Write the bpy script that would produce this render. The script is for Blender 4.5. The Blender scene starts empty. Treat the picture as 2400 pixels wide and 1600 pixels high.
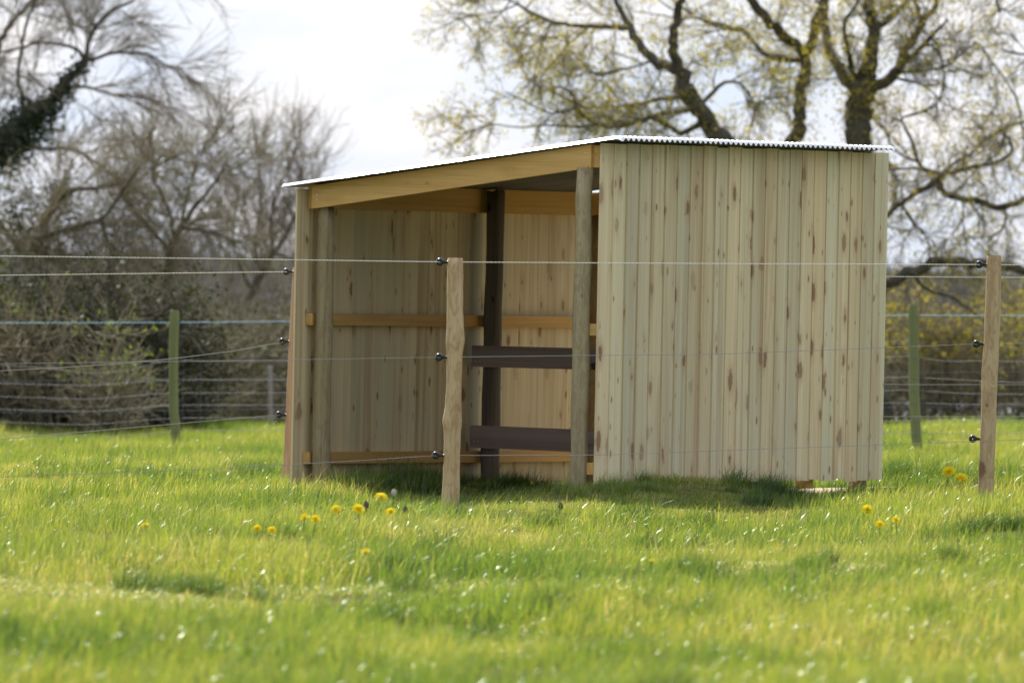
import bpy, math, random
import numpy as np
from mathutils import Matrix, Vector

random.seed(7)
RNG = np.random.default_rng(11)
sc = bpy.context.scene
COL = sc.collection

# ------------------------------------------------------------------ camera
F = 28000.0            # focal length in photo pixels (photo 2400 x 1600)
ROLL = math.radians(1.2)
YH = -200.0            # horizon above the picture centre, photo pixels
CAMZ = 1.30
cam_d = bpy.data.cameras.new("camera")
cam = bpy.data.objects.new("camera", cam_d)
COL.objects.link(cam)
cam_d.sensor_width = 22.3
cam_d.lens = 22.3 * F / 2400.0
cam_d.clip_start = 1.0
cam_d.clip_end = 6000.0
cam_d.dof.use_dof = True
cam_d.dof.focus_distance = 66.5
cam_d.dof.aperture_fstop = 5.2
cam_d.dof.aperture_blades = 7
cam.matrix_world = (Matrix.Translation((0, 0, CAMZ))
                    @ Matrix.Rotation(math.pi / 2 - math.atan(-YH / F), 4, 'X')
                    @ Matrix.Rotation(ROLL, 4, 'Z'))
sc.camera = cam
CR, SR = math.cos(ROLL), math.sin(ROLL)


def P(px, py, Y):
    """photo pixel + distance in metres -> world point"""
    dx, dy = px - 1200.0, py - 800.0
    x = dx * CR + dy * SR
    y = -dx * SR + dy * CR
    return Vector((x / F * Y, Y, CAMZ - (y - YH) / F * Y))


# ------------------------------------------------------------------ world, sun, exposure
SUN_EL, SUN_AZ = math.radians(43), math.radians(-21)     # azimuth from +Y, left is negative
world = bpy.data.worlds.new("World")
sc.world = world
world.use_nodes = True
wn, wl = world.node_tree.nodes, world.node_tree.links
wn.clear()
w_out = wn.new("ShaderNodeOutputWorld")
w_bg = wn.new("ShaderNodeBackground")
w_bg.inputs["Strength"].default_value = 0.10
w_sky = wn.new("ShaderNodeTexSky")
w_sky.sky_type = 'NISHITA'
w_sky.sun_disc = False
w_sky.sun_elevation = SUN_EL
w_sky.sun_rotation = SUN_AZ
w_sky.air_density = 1.0
w_sky.dust_density = 1.5
w_tc = wn.new("ShaderNodeTexCoord")
w_map = wn.new("ShaderNodeMapping")
w_map.inputs["Scale"].default_value = (42, 42, 105)
w_noise = wn.new("ShaderNodeTexNoise")
w_noise.inputs["Scale"].default_value = 1.0
w_noise.inputs["Detail"].default_value = 5
w_noise.inputs["Roughness"].default_value = 0.55
w_ramp = wn.new("ShaderNodeValToRGB")
w_ramp.color_ramp.elements[0].position = 0.36
w_ramp.color_ramp.elements[0].color = (4.75, 5.6, 7.0, 1)     # thin veil, blue showing through
w_ramp.color_ramp.elements[1].position = 0.60
w_ramp.color_ramp.elements[1].color = (6.55, 6.6, 6.95, 1)   # bright cloud
w_mix = wn.new("ShaderNodeMix")
w_mix.data_type = 'RGBA'
w_mix.inputs[0].default_value = 0.88
wl.new(w_tc.outputs["Generated"], w_map.inputs["Vector"])
wl.new(w_map.outputs["Vector"], w_noise.inputs["Vector"])
wl.new(w_noise.outputs["Fac"], w_ramp.inputs["Fac"])
wl.new(w_ramp.outputs["Color"], w_mix.inputs[7])
wl.new(w_sky.outputs["Color"], w_mix.inputs[6])
wl.new(w_mix.outputs[2], w_bg.inputs["Color"])
wl.new(w_bg.outputs[0], w_out.inputs["Surface"])

sun_d = bpy.data.lights.new("sun", 'SUN')
sun_d.energy = 5.0
sun_d.angle = math.radians(0.53)
sun_d.color = (1.0, 0.955, 0.87)
sun = bpy.data.objects.new("sun", sun_d)
COL.objects.link(sun)
TOSUN = Vector((math.sin(SUN_AZ) * math.cos(SUN_EL), math.cos(SUN_AZ) * math.cos(SUN_EL), math.sin(SUN_EL)))
sun.rotation_euler = TOSUN.to_track_quat('Z', 'Y').to_euler()
sun.location = (-20, 60, 40)

vs = sc.view_settings
vs.view_transform = 'Standard'
vs.look = 'None'
vs.exposure = 0.66
vs.gamma = 1.0
vs.use_curve_mapping = False
sc.render.engine = 'CYCLES'
sc.cycles.use_denoising = True
sc.cycles.max_bounces = 8
sc.cycles.diffuse_bounces = 4
sc.cycles.transmission_bounces = 6
sc.cycles.sample_clamp_indirect = 6.0


# ------------------------------------------------------------------ materials
def new_mat(name):
    m = bpy.data.materials.new(name)
    m.use_nodes = True
    nt = m.node_tree
    b = nt.nodes["Principled BSDF"]
    return m, nt.nodes, nt.links, b


def plain(name, col, rough=0.7, metal=0.0, var=0.0, scale=8.0):
    m, n, l, b = new_mat(name)
    b.inputs["Roughness"].default_value = rough
    b.inputs["Metallic"].default_value = metal
    b.inputs["Base Color"].default_value = (*col, 1)
    if var:
        t = n.new("ShaderNodeTexNoise"); t.inputs["Scale"].default_value = scale
        t.inputs["Detail"].default_value = 5
        tc = n.new("ShaderNodeTexCoord")
        l.new(tc.outputs["Object"], t.inputs["Vector"])
        r = n.new("ShaderNodeValToRGB")
        r.color_ramp.elements[0].position = 0.3
        r.color_ramp.elements[1].position = 0.7
        r.color_ramp.elements[0].color = (*[c * (1 - var) for c in col], 1)
        r.color_ramp.elements[1].color = (*[min(1, c * (1 + var)) for c in col], 1)
        l.new(t.outputs["Fac"], r.inputs["Fac"])
        l.new(r.outputs["Color"], b.inputs["Base Color"])
    return m


def mixrgb(n, l, fac, a, b, mode='MIX'):
    x = n.new("ShaderNodeMix"); x.data_type = 'RGBA'; x.blend_type = mode
    if isinstance(fac, (int, float)): x.inputs[0].default_value = fac
    else: l.new(fac, x.inputs[0])
    for sock, v in ((x.inputs[6], a), (x.inputs[7], b)):
        if isinstance(v, tuple): sock.default_value = (*v, 1)
        else: l.new(v, sock)
    return x.outputs[2]


def ramp(n, l, src, p0, p1, c0=(0, 0, 0), c1=(1, 1, 1)):
    r = n.new("ShaderNodeValToRGB")
    r.color_ramp.elements[0].position = p0; r.color_ramp.elements[1].position = p1
    r.color_ramp.elements[0].color = (*c0, 1); r.color_ramp.elements[1].color = (*c1, 1)
    l.new(src, r.inputs["Fac"])
    return r.outputs["Color"]


def wood(name, light, mid, streak, knot, axis=2, streak_amt=0.8, knot_gate=0.35, var=0.5, rough=0.75, knots=True, flat=False, mottle=0.0):
    """sawn or round timber, grain along a local axis, every piece different"""
    m, n, l, b = new_mat(name)
    tc = n.new("ShaderNodeTexCoord")
    oi = n.new("ShaderNodeObjectInfo")
    comb = n.new("ShaderNodeCombineXYZ")
    mul = n.new("ShaderNodeMath"); mul.operation = 'MULTIPLY'; mul.inputs[1].default_value = 137.0
    l.new(oi.outputs["Random"], mul.inputs[0])
    for i in range(3): l.new(mul.outputs[0], comb.inputs[i])
    add = n.new("ShaderNodeVectorMath"); add.operation = 'ADD'
    l.new(tc.outputs["Object"], add.inputs[0]); l.new(comb.outputs[0], add.inputs[1])

    def mapped(sx, sl):
        mp = n.new("ShaderNodeMapping")
        s = [sx, sx, sx]; s[axis] = sl
        mp.inputs["Scale"].default_value = s
        l.new(add.outputs[0], mp.inputs["Vector"])
        return mp.outputs["Vector"]

    def noise(vec, scale, detail=4, dist=0.0):
        t = n.new("ShaderNodeTexNoise")
        t.inputs["Scale"].default_value = scale; t.inputs["Detail"].default_value = detail
        t.inputs["Distortion"].default_value = dist
        l.new(vec, t.inputs["Vector"])
        return t.outputs["Fac"]
    broad = noise(mapped(14, 0.35), 1.0, 3, 0.4)
    fine = noise(mapped(110, 1.2), 1.0, 3, 0.3)
    red = noise(mapped(13, 0.4), 1.0, 4, 1.1)
    c = mixrgb(n, l, ramp(n, l, broad, 0.35, 0.65), light, mid)
    # board-to-board tone
    rnd = n.new("ShaderNodeMath"); rnd.operation = 'FRACT'
    m2 = n.new("ShaderNodeMath"); m2.operation = 'MULTIPLY'; m2.inputs[1].default_value = 7.31
    l.new(oi.outputs["Random"], m2.inputs[0]); l.new(m2.outputs[0], rnd.inputs[0])
    tone = ramp(n, l, oi.outputs["Random"], 0.0, 1.0, (1 - var * .5,) * 3, (1 + var * .35,) * 3)
    c = mixrgb(n, l, 1.0, c, tone, 'MULTIPLY')
    warm = mixrgb(n, l, rnd.outputs[0], (1.0, 1.0, 1.0), (1.05, 0.93, 0.84))
    c = mixrgb(n, l, 1.0, c, warm, 'MULTIPLY')
    sf = n.new("ShaderNodeMath"); sf.operation = 'MULTIPLY'; sf.inputs[1].default_value = streak_amt
    l.new(ramp(n, l, red, 0.53, 0.72), sf.inputs[0])
    c = mixrgb(n, l, sf.outputs[0], c, streak)
    c = mixrgb(n, l, 1.0, c, ramp(n, l, fine, 0.25, 0.75, (0.86,) * 3, (1.1,) * 3), 'MULTIPLY')
    if mottle:
        mo = noise(mapped(20, 7), 1.0, 4, 2.2)
        mf = n.new("ShaderNodeMath"); mf.operation = 'MULTIPLY'; mf.inputs[1].default_value = mottle
        l.new(ramp(n, l, mo, 0.48, 0.58), mf.inputs[0])
        c = mixrgb(n, l, mf.outputs[0], c, streak)
    if knots:
        nz = n.new("ShaderNodeTexNoise"); nz.inputs["Scale"].default_value = 30; nz.inputs["Detail"].default_value = 4
        l.new(add.outputs[0], nz.inputs["Vector"])
        for kx, kz, wobble, gmin, big, halo in ((6.6, 3.4, 0.20, knot_gate, 0.17, 0.30), (13.0, 6.5, 0.16, knot_gate + 0.2, 0.12, 0.16)):
            wob = n.new("ShaderNodeVectorMath"); wob.operation = 'ADD'
            sc_ = n.new("ShaderNodeVectorMath"); sc_.operation = 'SCALE'; sc_.inputs["Scale"].default_value = wobble
            l.new(nz.outputs["Color"], sc_.inputs[0])
            l.new(mapped(kx, kz), wob.inputs[0]); l.new(sc_.outputs[0], wob.inputs[1])
            v = n.new("ShaderNodeTexVoronoi"); v.inputs["Scale"].default_value = 1.0
            if flat:
                v.voronoi_dimensions = '2D'
                sx_ = n.new("ShaderNodeSeparateXYZ"); cb_ = n.new("ShaderNodeCombineXYZ")
                l.new(wob.outputs[0], sx_.inputs[0])
                l.new(sx_.outputs[0], cb_.inputs[0]); l.new(sx_.outputs[2], cb_.inputs[1])
                l.new(cb_.outputs[0], v.inputs["Vector"])
            else:
                l.new(wob.outputs[0], v.inputs["Vector"])
            sep = n.new("ShaderNodeSeparateColor"); l.new(v.outputs["Color"], sep.inputs[0])
            gate = ramp(n, l, sep.outputs[0], gmin, min(1.0, gmin + 0.3))
            rad = n.new("ShaderNodeMath"); rad.operation = 'MULTIPLY_ADD'
            rad.inputs[1].default_value = -big; l.new(sep.outputs[1], rad.inputs[0]); l.new(v.outputs["Distance"], rad.inputs[2])
            for lo, hi, amt, colr in ((0.0, halo, 0.6, streak), (-0.03, 0.06, 0.85, knot)):
                kf = n.new("ShaderNodeMath"); kf.operation = 'MULTIPLY'
                l.new(ramp(n, l, rad.outputs[0], max(lo, 0.0), hi, (1, 1, 1), (0, 0, 0)), kf.inputs[0]); l.new(gate, kf.inputs[1])
                k2 = n.new("ShaderNodeMath"); k2.operation = 'MULTIPLY'; k2.inputs[1].default_value = amt
                l.new(kf.outputs[0], k2.inputs[0])
                c = mixrgb(n, l, k2.outputs[0], c, colr)
    l.new(c, b.inputs["Base Color"])
    b.inputs["Roughness"].default_value = rough
    b.inputs["Specular IOR Level"].default_value = 0.25
    bp = n.new("ShaderNodeBump"); bp.inputs["Strength"].default_value = 0.25; bp.inputs["Distance"].default_value = 0.002
    l.new(fine, bp.inputs["Height"]); l.new(bp.outputs[0], b.inputs["Normal"])
    return m


M = {}
M['plank'] = wood("treated_plank", (0.68, 0.625, 0.42), (0.60, 0.53, 0.335), (0.45, 0.305, 0.17), (0.24, 0.13, 0.07), 2, 0.75, 0.50, 0.28, flat=True)
M['rail_x'] = wood("yellow_sawn_rail", (0.60, 0.405, 0.15), (0.53, 0.335, 0.11), (0.42, 0.22, 0.06), (0.25, 0.11, 0.03), 0, 0.5, 0.6, 0.15)
M['rail_y'] = wood("yellow_sawn_rafter", (0.62, 0.425, 0.165), (0.56, 0.365, 0.125), (0.45, 0.24, 0.06), (0.22, 0.10, 0.03), 1, 0.5, 0.5, 0.1)
M['pole'] = wood("round_pole", (0.41, 0.345, 0.205), (0.29, 0.235, 0.135), (0.17, 0.115, 0.06), (0.08, 0.05, 0.03), 2, 0.7, 0.5, 0.2, mottle=0.3)
M['pole_dark'] = wood("creosoted_pole", (0.18, 0.152, 0.115), (0.105, 0.088, 0.066), (0.025, 0.018, 0.013), (0.012, 0.01, 0.008), 2, 0.6, 0.5, 0.2)
M['board_dark'] = wood("dark_stained_board", (0.30, 0.255, 0.235), (0.22, 0.183, 0.17), (0.14, 0.112, 0.10), (0.02, 0.015, 0.013), 1, 0.5, 0.5, 0.2)
M['stake'] = wood("peeled_chestnut", (0.56, 0.45, 0.275), (0.46, 0.345, 0.195), (0.32, 0.20, 0.10), (0.16, 0.09, 0.05), 2, 0.8, 0.35, 0.2, mottle=0.5)
M['stake_red'] = wood("reddish_peeled_stake", (0.54, 0.38, 0.25), (0.44, 0.28, 0.17), (0.34, 0.19, 0.10), (0.16, 0.08, 0.05), 2, 0.7, 0.5, 0.2)
M['stake_green'] = wood("green_treated_stake", (0.20, 0.22, 0.09), (0.13, 0.15, 0.06), (0.09, 0.09, 0.04), (0.05, 0.05, 0.03), 2, 0.6, 0.6, 0.2)
M['stake_grey'] = wood("weathered_grey_stake", (0.33, 0.32, 0.31), (0.25, 0.24, 0.23), (0.18, 0.17, 0.16), (0.1, 0.1, 0.1), 2, 0.5, 0.6, 0.2)
M['galv'] = plain("galvanised_sheet", (0.72, 0.73, 0.75), 0.32, 0.9, 0.10, 3.0)
M['sheet_back'] = plain("shaded_sheet_underside", (0.17, 0.168, 0.16), 0.7, 0.0, 0.15, 4.0)  # underside shade put into the colour: dark grey in place of bare metal
M['nail'] = plain("nail_steel", (0.55, 0.55, 0.52), 0.35, 1.0)
M['black'] = plain("black_plastic", (0.012, 0.012, 0.014), 0.28)
M['rope'] = plain("white_rope", (0.78, 0.76, 0.68), 0.6)
M['wire'] = plain("steel_wire", (0.30, 0.30, 0.31), 0.6, 0.3)
M['wire_old'] = plain("old_netting_wire", (0.20, 0.20, 0.21), 0.7, 0.2)
M['blue'] = plain("blue_cord", (0.06, 0.27, 0.42), 0.6)
M['blue_dim'] = plain("dark_blue_cord", (0.02, 0.06, 0.10), 0.8)
M['bark'] = plain("oak_bark", (0.075, 0.065, 0.047), 0.9, 0, 0.4, 9)
M['bark_grey'] = plain("grey_brown_bark", (0.105, 0.090, 0.068), 0.9, 0, 0.35, 7)
M['twig_olive'] = plain("olive_twig", (0.20, 0.17, 0.10), 0.85, 0, 0.3, 2)
M['twig_grey'] = plain("grey_twig", (0.20, 0.168, 0.125), 0.85, 0, 0.3, 2)
M['twig_dark'] = plain("dark_thicket_twig", (0.10, 0.083, 0.062), 0.9, 0, 0.3, 2)
M['twig_far'] = plain("far_grey_twig", (0.16, 0.148, 0.138), 0.9, 0, 0.3, 1)
M['stem'] = plain("dandelion_stem", (0.16, 0.24, 0.05), 0.6)

M['budbrown'] = plain("withered_flower_head", (0.10, 0.075, 0.05), 0.8)
M['budwhite'] = plain("pale_seed_head", (0.45, 0.40, 0.33), 0.8)


def leafy(name, cols, transl=0.4, gloss=0.06, rough=0.35, trans_boost=1.3, attr='tint', patch=False):
    m, n, l, b = new_mat(name)
    n.remove(b)
    out = n["Material Output"]
    at = n.new("ShaderNodeAttribute"); at.attribute_name = attr
    oi = n.new("ShaderNodeObjectInfo")
    ad = n.new("ShaderNodeMath"); ad.operation = 'MULTIPLY_ADD'; ad.inputs[1].default_value = 0.22
    sub = n.new("ShaderNodeMath"); sub.operation = 'SUBTRACT'; sub.inputs[1].default_value = 0.11
    l.new(oi.outputs["Random"], ad.inputs[0]); l.new(at.outputs["Fac"], ad.inputs[2]); l.new(ad.outputs[0], sub.inputs[0])
    if patch:
        pa = n.new("ShaderNodeAttribute"); pa.attribute_type = 'INSTANCER'; pa.attribute_name = "patch"
        sub2 = n.new("ShaderNodeMath"); sub2.operation = 'ADD'
        l.new(sub.outputs[0], sub2.inputs[0]); l.new(pa.outputs["Fac"], sub2.inputs[1]); sub = sub2
    r = n.new("ShaderNodeValToRGB")
    el = r.color_ramp.elements
    while len(el) < len(cols): el.new(0.5)
    for e, (p, c) in zip(el, cols):
        e.position = p; e.color = (*c, 1)
    l.new(sub.outputs[0], r.inputs["Fac"])
    d = n.new("ShaderNodeBsdfDiffuse"); t = n.new("ShaderNodeBsdfTranslucent")
    l.new(r.outputs["Color"], d.inputs["Color"])
    tcol = mixrgb(n, l, 1.0, r.outputs["Color"], (1.15 * trans_boost, 1.05 * trans_boost, 0.55 * trans_boost), 'MULTIPLY')
    l.new(tcol, t.inputs["Color"])
    mx = n.new("ShaderNodeMixShader"); mx.inputs[0].default_value = transl
    l.new(d.outputs[0], mx.inputs[1]); l.new(t.outputs[0], mx.inputs[2])
    g = n.new("ShaderNodeBsdfGlossy"); g.inputs["Roughness"].default_value = rough
    g.inputs["Color"].default_value = (0.9, 0.95, 0.9, 1)
    mg = n.new("ShaderNodeMixShader"); mg.inputs[0].default_value = gloss
    l.new(mx.outputs[0], mg.inputs[1]); l.new(g.outputs[0], mg.inputs[2])
    l.new(mg.outputs[0], out.inputs["Surface"])
    return m


M['grass'] = leafy("grass_blade", [(0.0, (0.024, 0.058, 0.012)), (0.36, (0.088, 0.152, 0.027)), (0.70, (0.19, 0.232, 0.045)),
                                   (0.90, (0.27, 0.245, 0.075)), (1.0, (0.42, 0.37, 0.22))], 0.54, 0.05, 0.30, 1.65, patch=True)
M['oakleaf'] = leafy("young_oak_leaf", [(0.0, (0.25, 0.23, 0.04)), (0.6, (0.38, 0.36, 0.055)), (1.0, (0.42, 0.32, 0.09))], 0.5, 0.02, 0.5, 1.5)
M['yellowleaf'] = leafy("yellow_green_leaf", [(0.0, (0.20, 0.20, 0.03)), (0.5, (0.36, 0.33, 0.04)), (1.0, (0.45, 0.36, 0.05))], 0.4, 0.02, 0.5, 1.2)
M['hedgeleaf'] = leafy("hedge_leaf", [(0.0, (0.018, 0.026, 0.010)), (0.5, (0.036, 0.046, 0.019)), (0.8, (0.075, 0.068, 0.042)), (1.0, (0.11, 0.16, 0.03))], 0.22, 0.015, 0.45, 1.1)
M['ivy'] = leafy("ivy_leaf", [(0.0, (0.012, 0.024, 0.008)), (1.0, (0.035, 0.055, 0.018))], 0.12, 0.05, 0.4, 1.0)
M['freshleaf'] = leafy("fresh_green_leaf", [(0.0, (0.08, 0.13, 0.02)), (1.0, (0.17, 0.25, 0.04))], 0.45, 0.03, 0.45, 1.2)

M['petal'] = leafy("dandelion_petal", [(0.0, (0.86, 0.74, 0.015)), (1.0, (0.88, 0.80, 0.02))], 0.4, 0.02, 0.5, 0.92)
# ground
gm, n, l, b = new_mat("pasture_ground")
tc = n.new("ShaderNodeTexCoord")
t1 = n.new("ShaderNodeTexNoise"); t1.inputs["Scale"].default_value = 1.3; t1.inputs["Detail"].default_value = 8
t2 = n.new("ShaderNodeTexNoise"); t2.inputs["Scale"].default_value = 18; t2.inputs["Detail"].default_value = 6
l.new(tc.outputs["Object"], t1.inputs["Vector"]); l.new(tc.outputs["Object"], t2.inputs["Vector"])
c = mixrgb(n, l, ramp(n, l, t1.outputs["Fac"], 0.38, 0.62), (0.075, 0.105, 0.022), (0.14, 0.125, 0.055))
c = mixrgb(n, l, 1.0, c, ramp(n, l, t2.outputs["Fac"], 0.25, 0.75, (0.55,) * 3, (1.25,) * 3), 'MULTIPLY')
l.new(c, b.inputs["Base Color"]); b.inputs["Roughness"].default_value = 1.0; b.inputs["Specular IOR Level"].default_value = 0.0
bp = n.new("ShaderNodeBump"); bp.inputs["Distance"].default_value = 0.03; bp.inputs["Strength"].default_value = 0.8
l.new(t2.outputs["Fac"], bp.inputs["Height"]); l.new(bp.outputs[0], b.inputs["Normal"])
M['ground'] = gm
# bare sandy floor
M['sand'] = plain("bare_sandy_floor", (0.46, 0.36, 0.24), 0.95, 0, 0.3, 14)
# pond
wm, n, l, b = new_mat("pond_water")
b.inputs["Base Color"].default_value = (0.03, 0.035, 0.03, 1); b.inputs["Roughness"].default_value = 0.4
tc = n.new("ShaderNodeTexCoord"); t = n.new("ShaderNodeTexNoise"); t.inputs["Scale"].default_value = 1.6; t.inputs["Detail"].default_value = 6
mp = n.new("ShaderNodeMapping"); mp.inputs["Scale"].default_value = (1.5, 0.25, 1)
l.new(tc.outputs["Object"], mp.inputs[0]); l.new(mp.outputs[0], t.inputs["Vector"])
bp = n.new("ShaderNodeBump"); bp.inputs["Distance"].default_value = 0.35; bp.inputs["Strength"].default_value = 1.0
l.new(t.outputs["Fac"], bp.inputs["Height"]); l.new(bp.outputs[0], b.inputs["Normal"])
M['water'] = wm


# ------------------------------------------------------------------ mesh helpers
def mesh_obj(name, verts, faces, mat, parent=None, smooth=False, loc=None):
    me = bpy.data.meshes.new(name)
    me.from_pydata([tuple(v) for v in verts], [], [tuple(f) for f in faces])
    me.materials.append(M[mat])
    if smooth:
        me.polygons.foreach_set("use_smooth", [True] * len(me.polygons))
    me.update()
    o = bpy.data.objects.new(name, me)
    COL.objects.link(o)
    if parent: o.parent = parent
    if loc is not None: o.location = loc
    return o


def np_mesh(name, verts, quads, mat, parent=None, smooth=True, tint=None, link=True):
    """fast mesh from numpy arrays: verts (n,3), quads (m,4) or tris (m,3)"""
    me = bpy.data.meshes.new(name)
    k = quads.shape[1]
    me.vertices.add(len(verts)); me.vertices.foreach_set("co", np.ascontiguousarray(verts, dtype=np.float32).ravel())
    me.loops.add(quads.size); me.loops.foreach_set("vertex_index", np.ascontiguousarray(quads, dtype=np.int32).ravel())
    me.polygons.add(len(quads))
    me.polygons.foreach_set("loop_start", np.arange(0, quads.size, k, dtype=np.int32))
    me.polygons.foreach_set("loop_total", np.full(len(quads), k, dtype=np.int32))
    me.polygons.foreach_set("use_smooth", np.full(len(quads), smooth, dtype=bool))
    me.update(calc_edges=True)
    me.validate()
    me.materials.append(M[mat])
    if tint is not None:
        a = me.attributes.new("tint", 'FLOAT', 'POINT')
        a.data.foreach_set("value", np.ascontiguousarray(tint, dtype=np.float32))
    o = bpy.data.objects.new(name, me)
    if link: COL.objects.link(o)
    if parent: o.parent = parent
    return o


def empty(name, loc, label, cat, group=None, rz=0.0):
    e = bpy.data.objects.new(name, None)
    e.empty_display_size = 0.1
    COL.objects.link(e)
    e.location = loc; e.rotation_euler = (0, 0, rz)
    tag(e, label, cat, group)
    return e


def tag(o, label, cat, group=None):
    o["label"] = label; o["category"] = cat
    if group: o["group"] = group
    return o


def tubes(Pts, R, sides):
    """Pts (N,K,3), R (N,K) -> verts, quads of N open tubes (tips nearly closed by radius)"""
    N, K, _ = Pts.shape
    T = np.gradient(Pts, axis=1)
    T /= np.linalg.norm(T, axis=2, keepdims=True) + 1e-9
    ref = np.zeros_like(T); ref[..., 0] = 0.31; ref[..., 1] = 0.93; ref[..., 2] = 0.2
    A = np.cross(T, ref); A /= np.linalg.norm(A, axis=2, keepdims=True) + 1e-9
    B = np.cross(T, A)
    ang = np.arange(sides) * 2 * np.pi / sides
    V = (Pts[:, :, None, :] + R[:, :, None, None] * (np.cos(ang)[None, None, :, None] * A[:, :, None, :]
                                                     + np.sin(ang)[None, None, :, None] * B[:, :, None, :]))
    idx = np.arange(N * K * sides).reshape(N, K, sides)
    nxt = np.roll(idx, -1, axis=2)
    Q = np.stack([idx[:, :-1], nxt[:, :-1], nxt[:, 1:], idx[:, 1:]], axis=-1).reshape(-1, 4)
    return V.reshape(-1, 3), Q


class Bag:
    def __init__(s): s.v = []; s.q = []; s.n = 0; s.t = []
    def add(s, v, q, tint=None):
        s.v.append(v); s.q.append(q + s.n); s.n += len(v)
        if tint is not None: s.t.append(tint)
    def build(s, name, mat, parent=None, smooth=True, link=True):
        return np_mesh(name, np.concatenate(s.v), np.concatenate(s.q), mat, parent, smooth,
                       np.concatenate(s.t) if s.t else None, link)


def tube_path(pts, radii, sides=8, closed=True):
    """single capped tube as python lists"""
    Pn = np.array([tuple(p) for p in pts], float)[None]
    V, Q = tubes(Pn, np.array(radii, float)[None], sides)
    faces = [tuple(q) for q in Q]
    if closed:
        faces.append(tuple(range(sides))); nK = len(pts)
        faces.append(tuple(reversed(range((nK - 1) * sides, nK * sides))))
    return V, faces


def box(x0, x1, y0, y1, z0, z1):
    v = [(x0, y0, z0), (x1, y0, z0), (x1, y1, z0), (x0, y1, z0), (x0, y0, z1), (x1, y0, z1), (x1, y1, z1), (x0, y1, z1)]
    f = [(0, 3, 2, 1), (4, 5, 6, 7), (0, 1, 5, 4), (1, 2, 6, 5), (2, 3, 7, 6), (3, 0, 4, 7)]
    return v, f


def hexa(bottom, top):
    """four bottom points (ccw) and four top points"""
    v = list(bottom) + list(top)
    f = [(0, 3, 2, 1), (4, 5, 6, 7), (0, 1, 5, 4), (1, 2, 6, 5), (2, 3, 7, 6), (3, 0, 4, 7)]
    return v, f


# ------------------------------------------------------------------ terrain
ctrl = []
for px, py, Y in [(1390, 1132, 69), (690, 1138, 70), (2060, 1134, 72), (1900, 1142, 71), (1700, 1118, 70.6), (1560, 1120, 70), (1053, 1200, 62.2), (2312, 1136, 65.7),
                  (672, 1124, 73), (412, 1045, 100), (2150, 1058, 95), (0, 1040, 104), (300, 1034, 104), (600, 1028, 104),
                  (1200, 1030, 104), (1700, 1020, 102), (2100, 1008, 101), (2400, 1010, 101), (1240, 1122, 71.5)]:
    p = P(px, py, Y); ctrl.append((p.x, Y, p.z - (0.065 if Y < 90 else 0.09)))
for x in (-12, -6, -2, 0, 2, 6, 12):
    for Y, z in ((25, -0.05), (38, -0.05), (50, -0.05), (118, -0.42), (132, -0.8), (150, -1.25), (170, -1.7), (240, -1.7), (262, -1.25), (280, -0.7)):
        ctrl.append((x, Y, z))
for Y in (62, 70, 80, 90):
    ctrl.append((-9, Y, -0.18)); ctrl.append((9, Y, 0.04))
for x in (-1.0, -0.6, -0.2, 0.4, 1.0, 1.5):
    ctrl.append((x, 67.2, -0.115)); ctrl.append((x, 65.4, -0.145))
for x in (2.3, 2.8):
    ctrl.append((x, 66.8, -0.03)); ctrl.append((x, 65.0, -0.02))
ctrl = np.array(ctrl)
SX, SY = 1 / 2.5, 1 / 10.0


def kern(a, b):
    d = np.sqrt(((a[:, None, 0] - b[None, :, 0]) * SX) ** 2 + ((a[:, None, 1] - b[None, :, 1]) * SY) ** 2 + 0.05)
    return d


Kmat = kern(ctrl, ctrl) - np.eye(len(ctrl)) * 0.02
nC = len(ctrl)
A_ = np.zeros((nC + 1, nC + 1)); A_[:nC, :nC] = Kmat; A_[nC, :nC] = 1; A_[:nC, nC] = 1
wts = np.linalg.solve(A_, np.append(ctrl[:, 2], 0))


def bumps(x, y):
    z = 0
    r = np.random.default_rng(3)
    for i in range(14):
        a = r.uniform(0, 6.28); k = r.uniform(1.0, 6.5); ph = r.uniform(0, 6.28)
        z = z + 0.016 / (0.5 + 0.3 * k) * np.sin(k * (x * np.cos(a) + y * np.sin(a) * 0.5) + ph)
    return z


def terrain(x, y):
    x = np.asarray(x, float); y = np.asarray(y, float)
    sh = x.shape
    xf = np.clip(x.ravel(), -13, 13); yf = np.clip(y.ravel(), 25, 285)
    out = np.empty(len(xf))
    for s in range(0, len(xf), 20000):
        q = np.stack([xf[s:s + 20000], yf[s:s + 20000]], 1)
        out[s:s + 20000] = kern(q, ctrl) @ wts[:nC] + wts[nC]
    out = out.reshape(sh)
    near = np.clip((140 - y) / 30, 0, 1)
    return out + bumps(x, y) * near


def tz(x, y):
    return float(terrain(np.array([x]), np.array([y]))[0])


def ground_hit(px, py, h=0.0, y0=34.0, y1=110.0):
    """first distance at which the ray of a photo pixel comes down to h above the ground"""
    ys = np.arange(y0, y1, 0.1)
    pts = [P(px, py, float(v)) for v in ys]
    zz = np.array([p.z for p in pts]) - h - terrain(np.array([p.x for p in pts]), ys)
    i = int(np.argmax(zz < 0)) if (zz < 0).any() else len(ys) - 1
    p = pts[i]
    return Vector((p.x, p.y, tz(p.x, p.y)))


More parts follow.
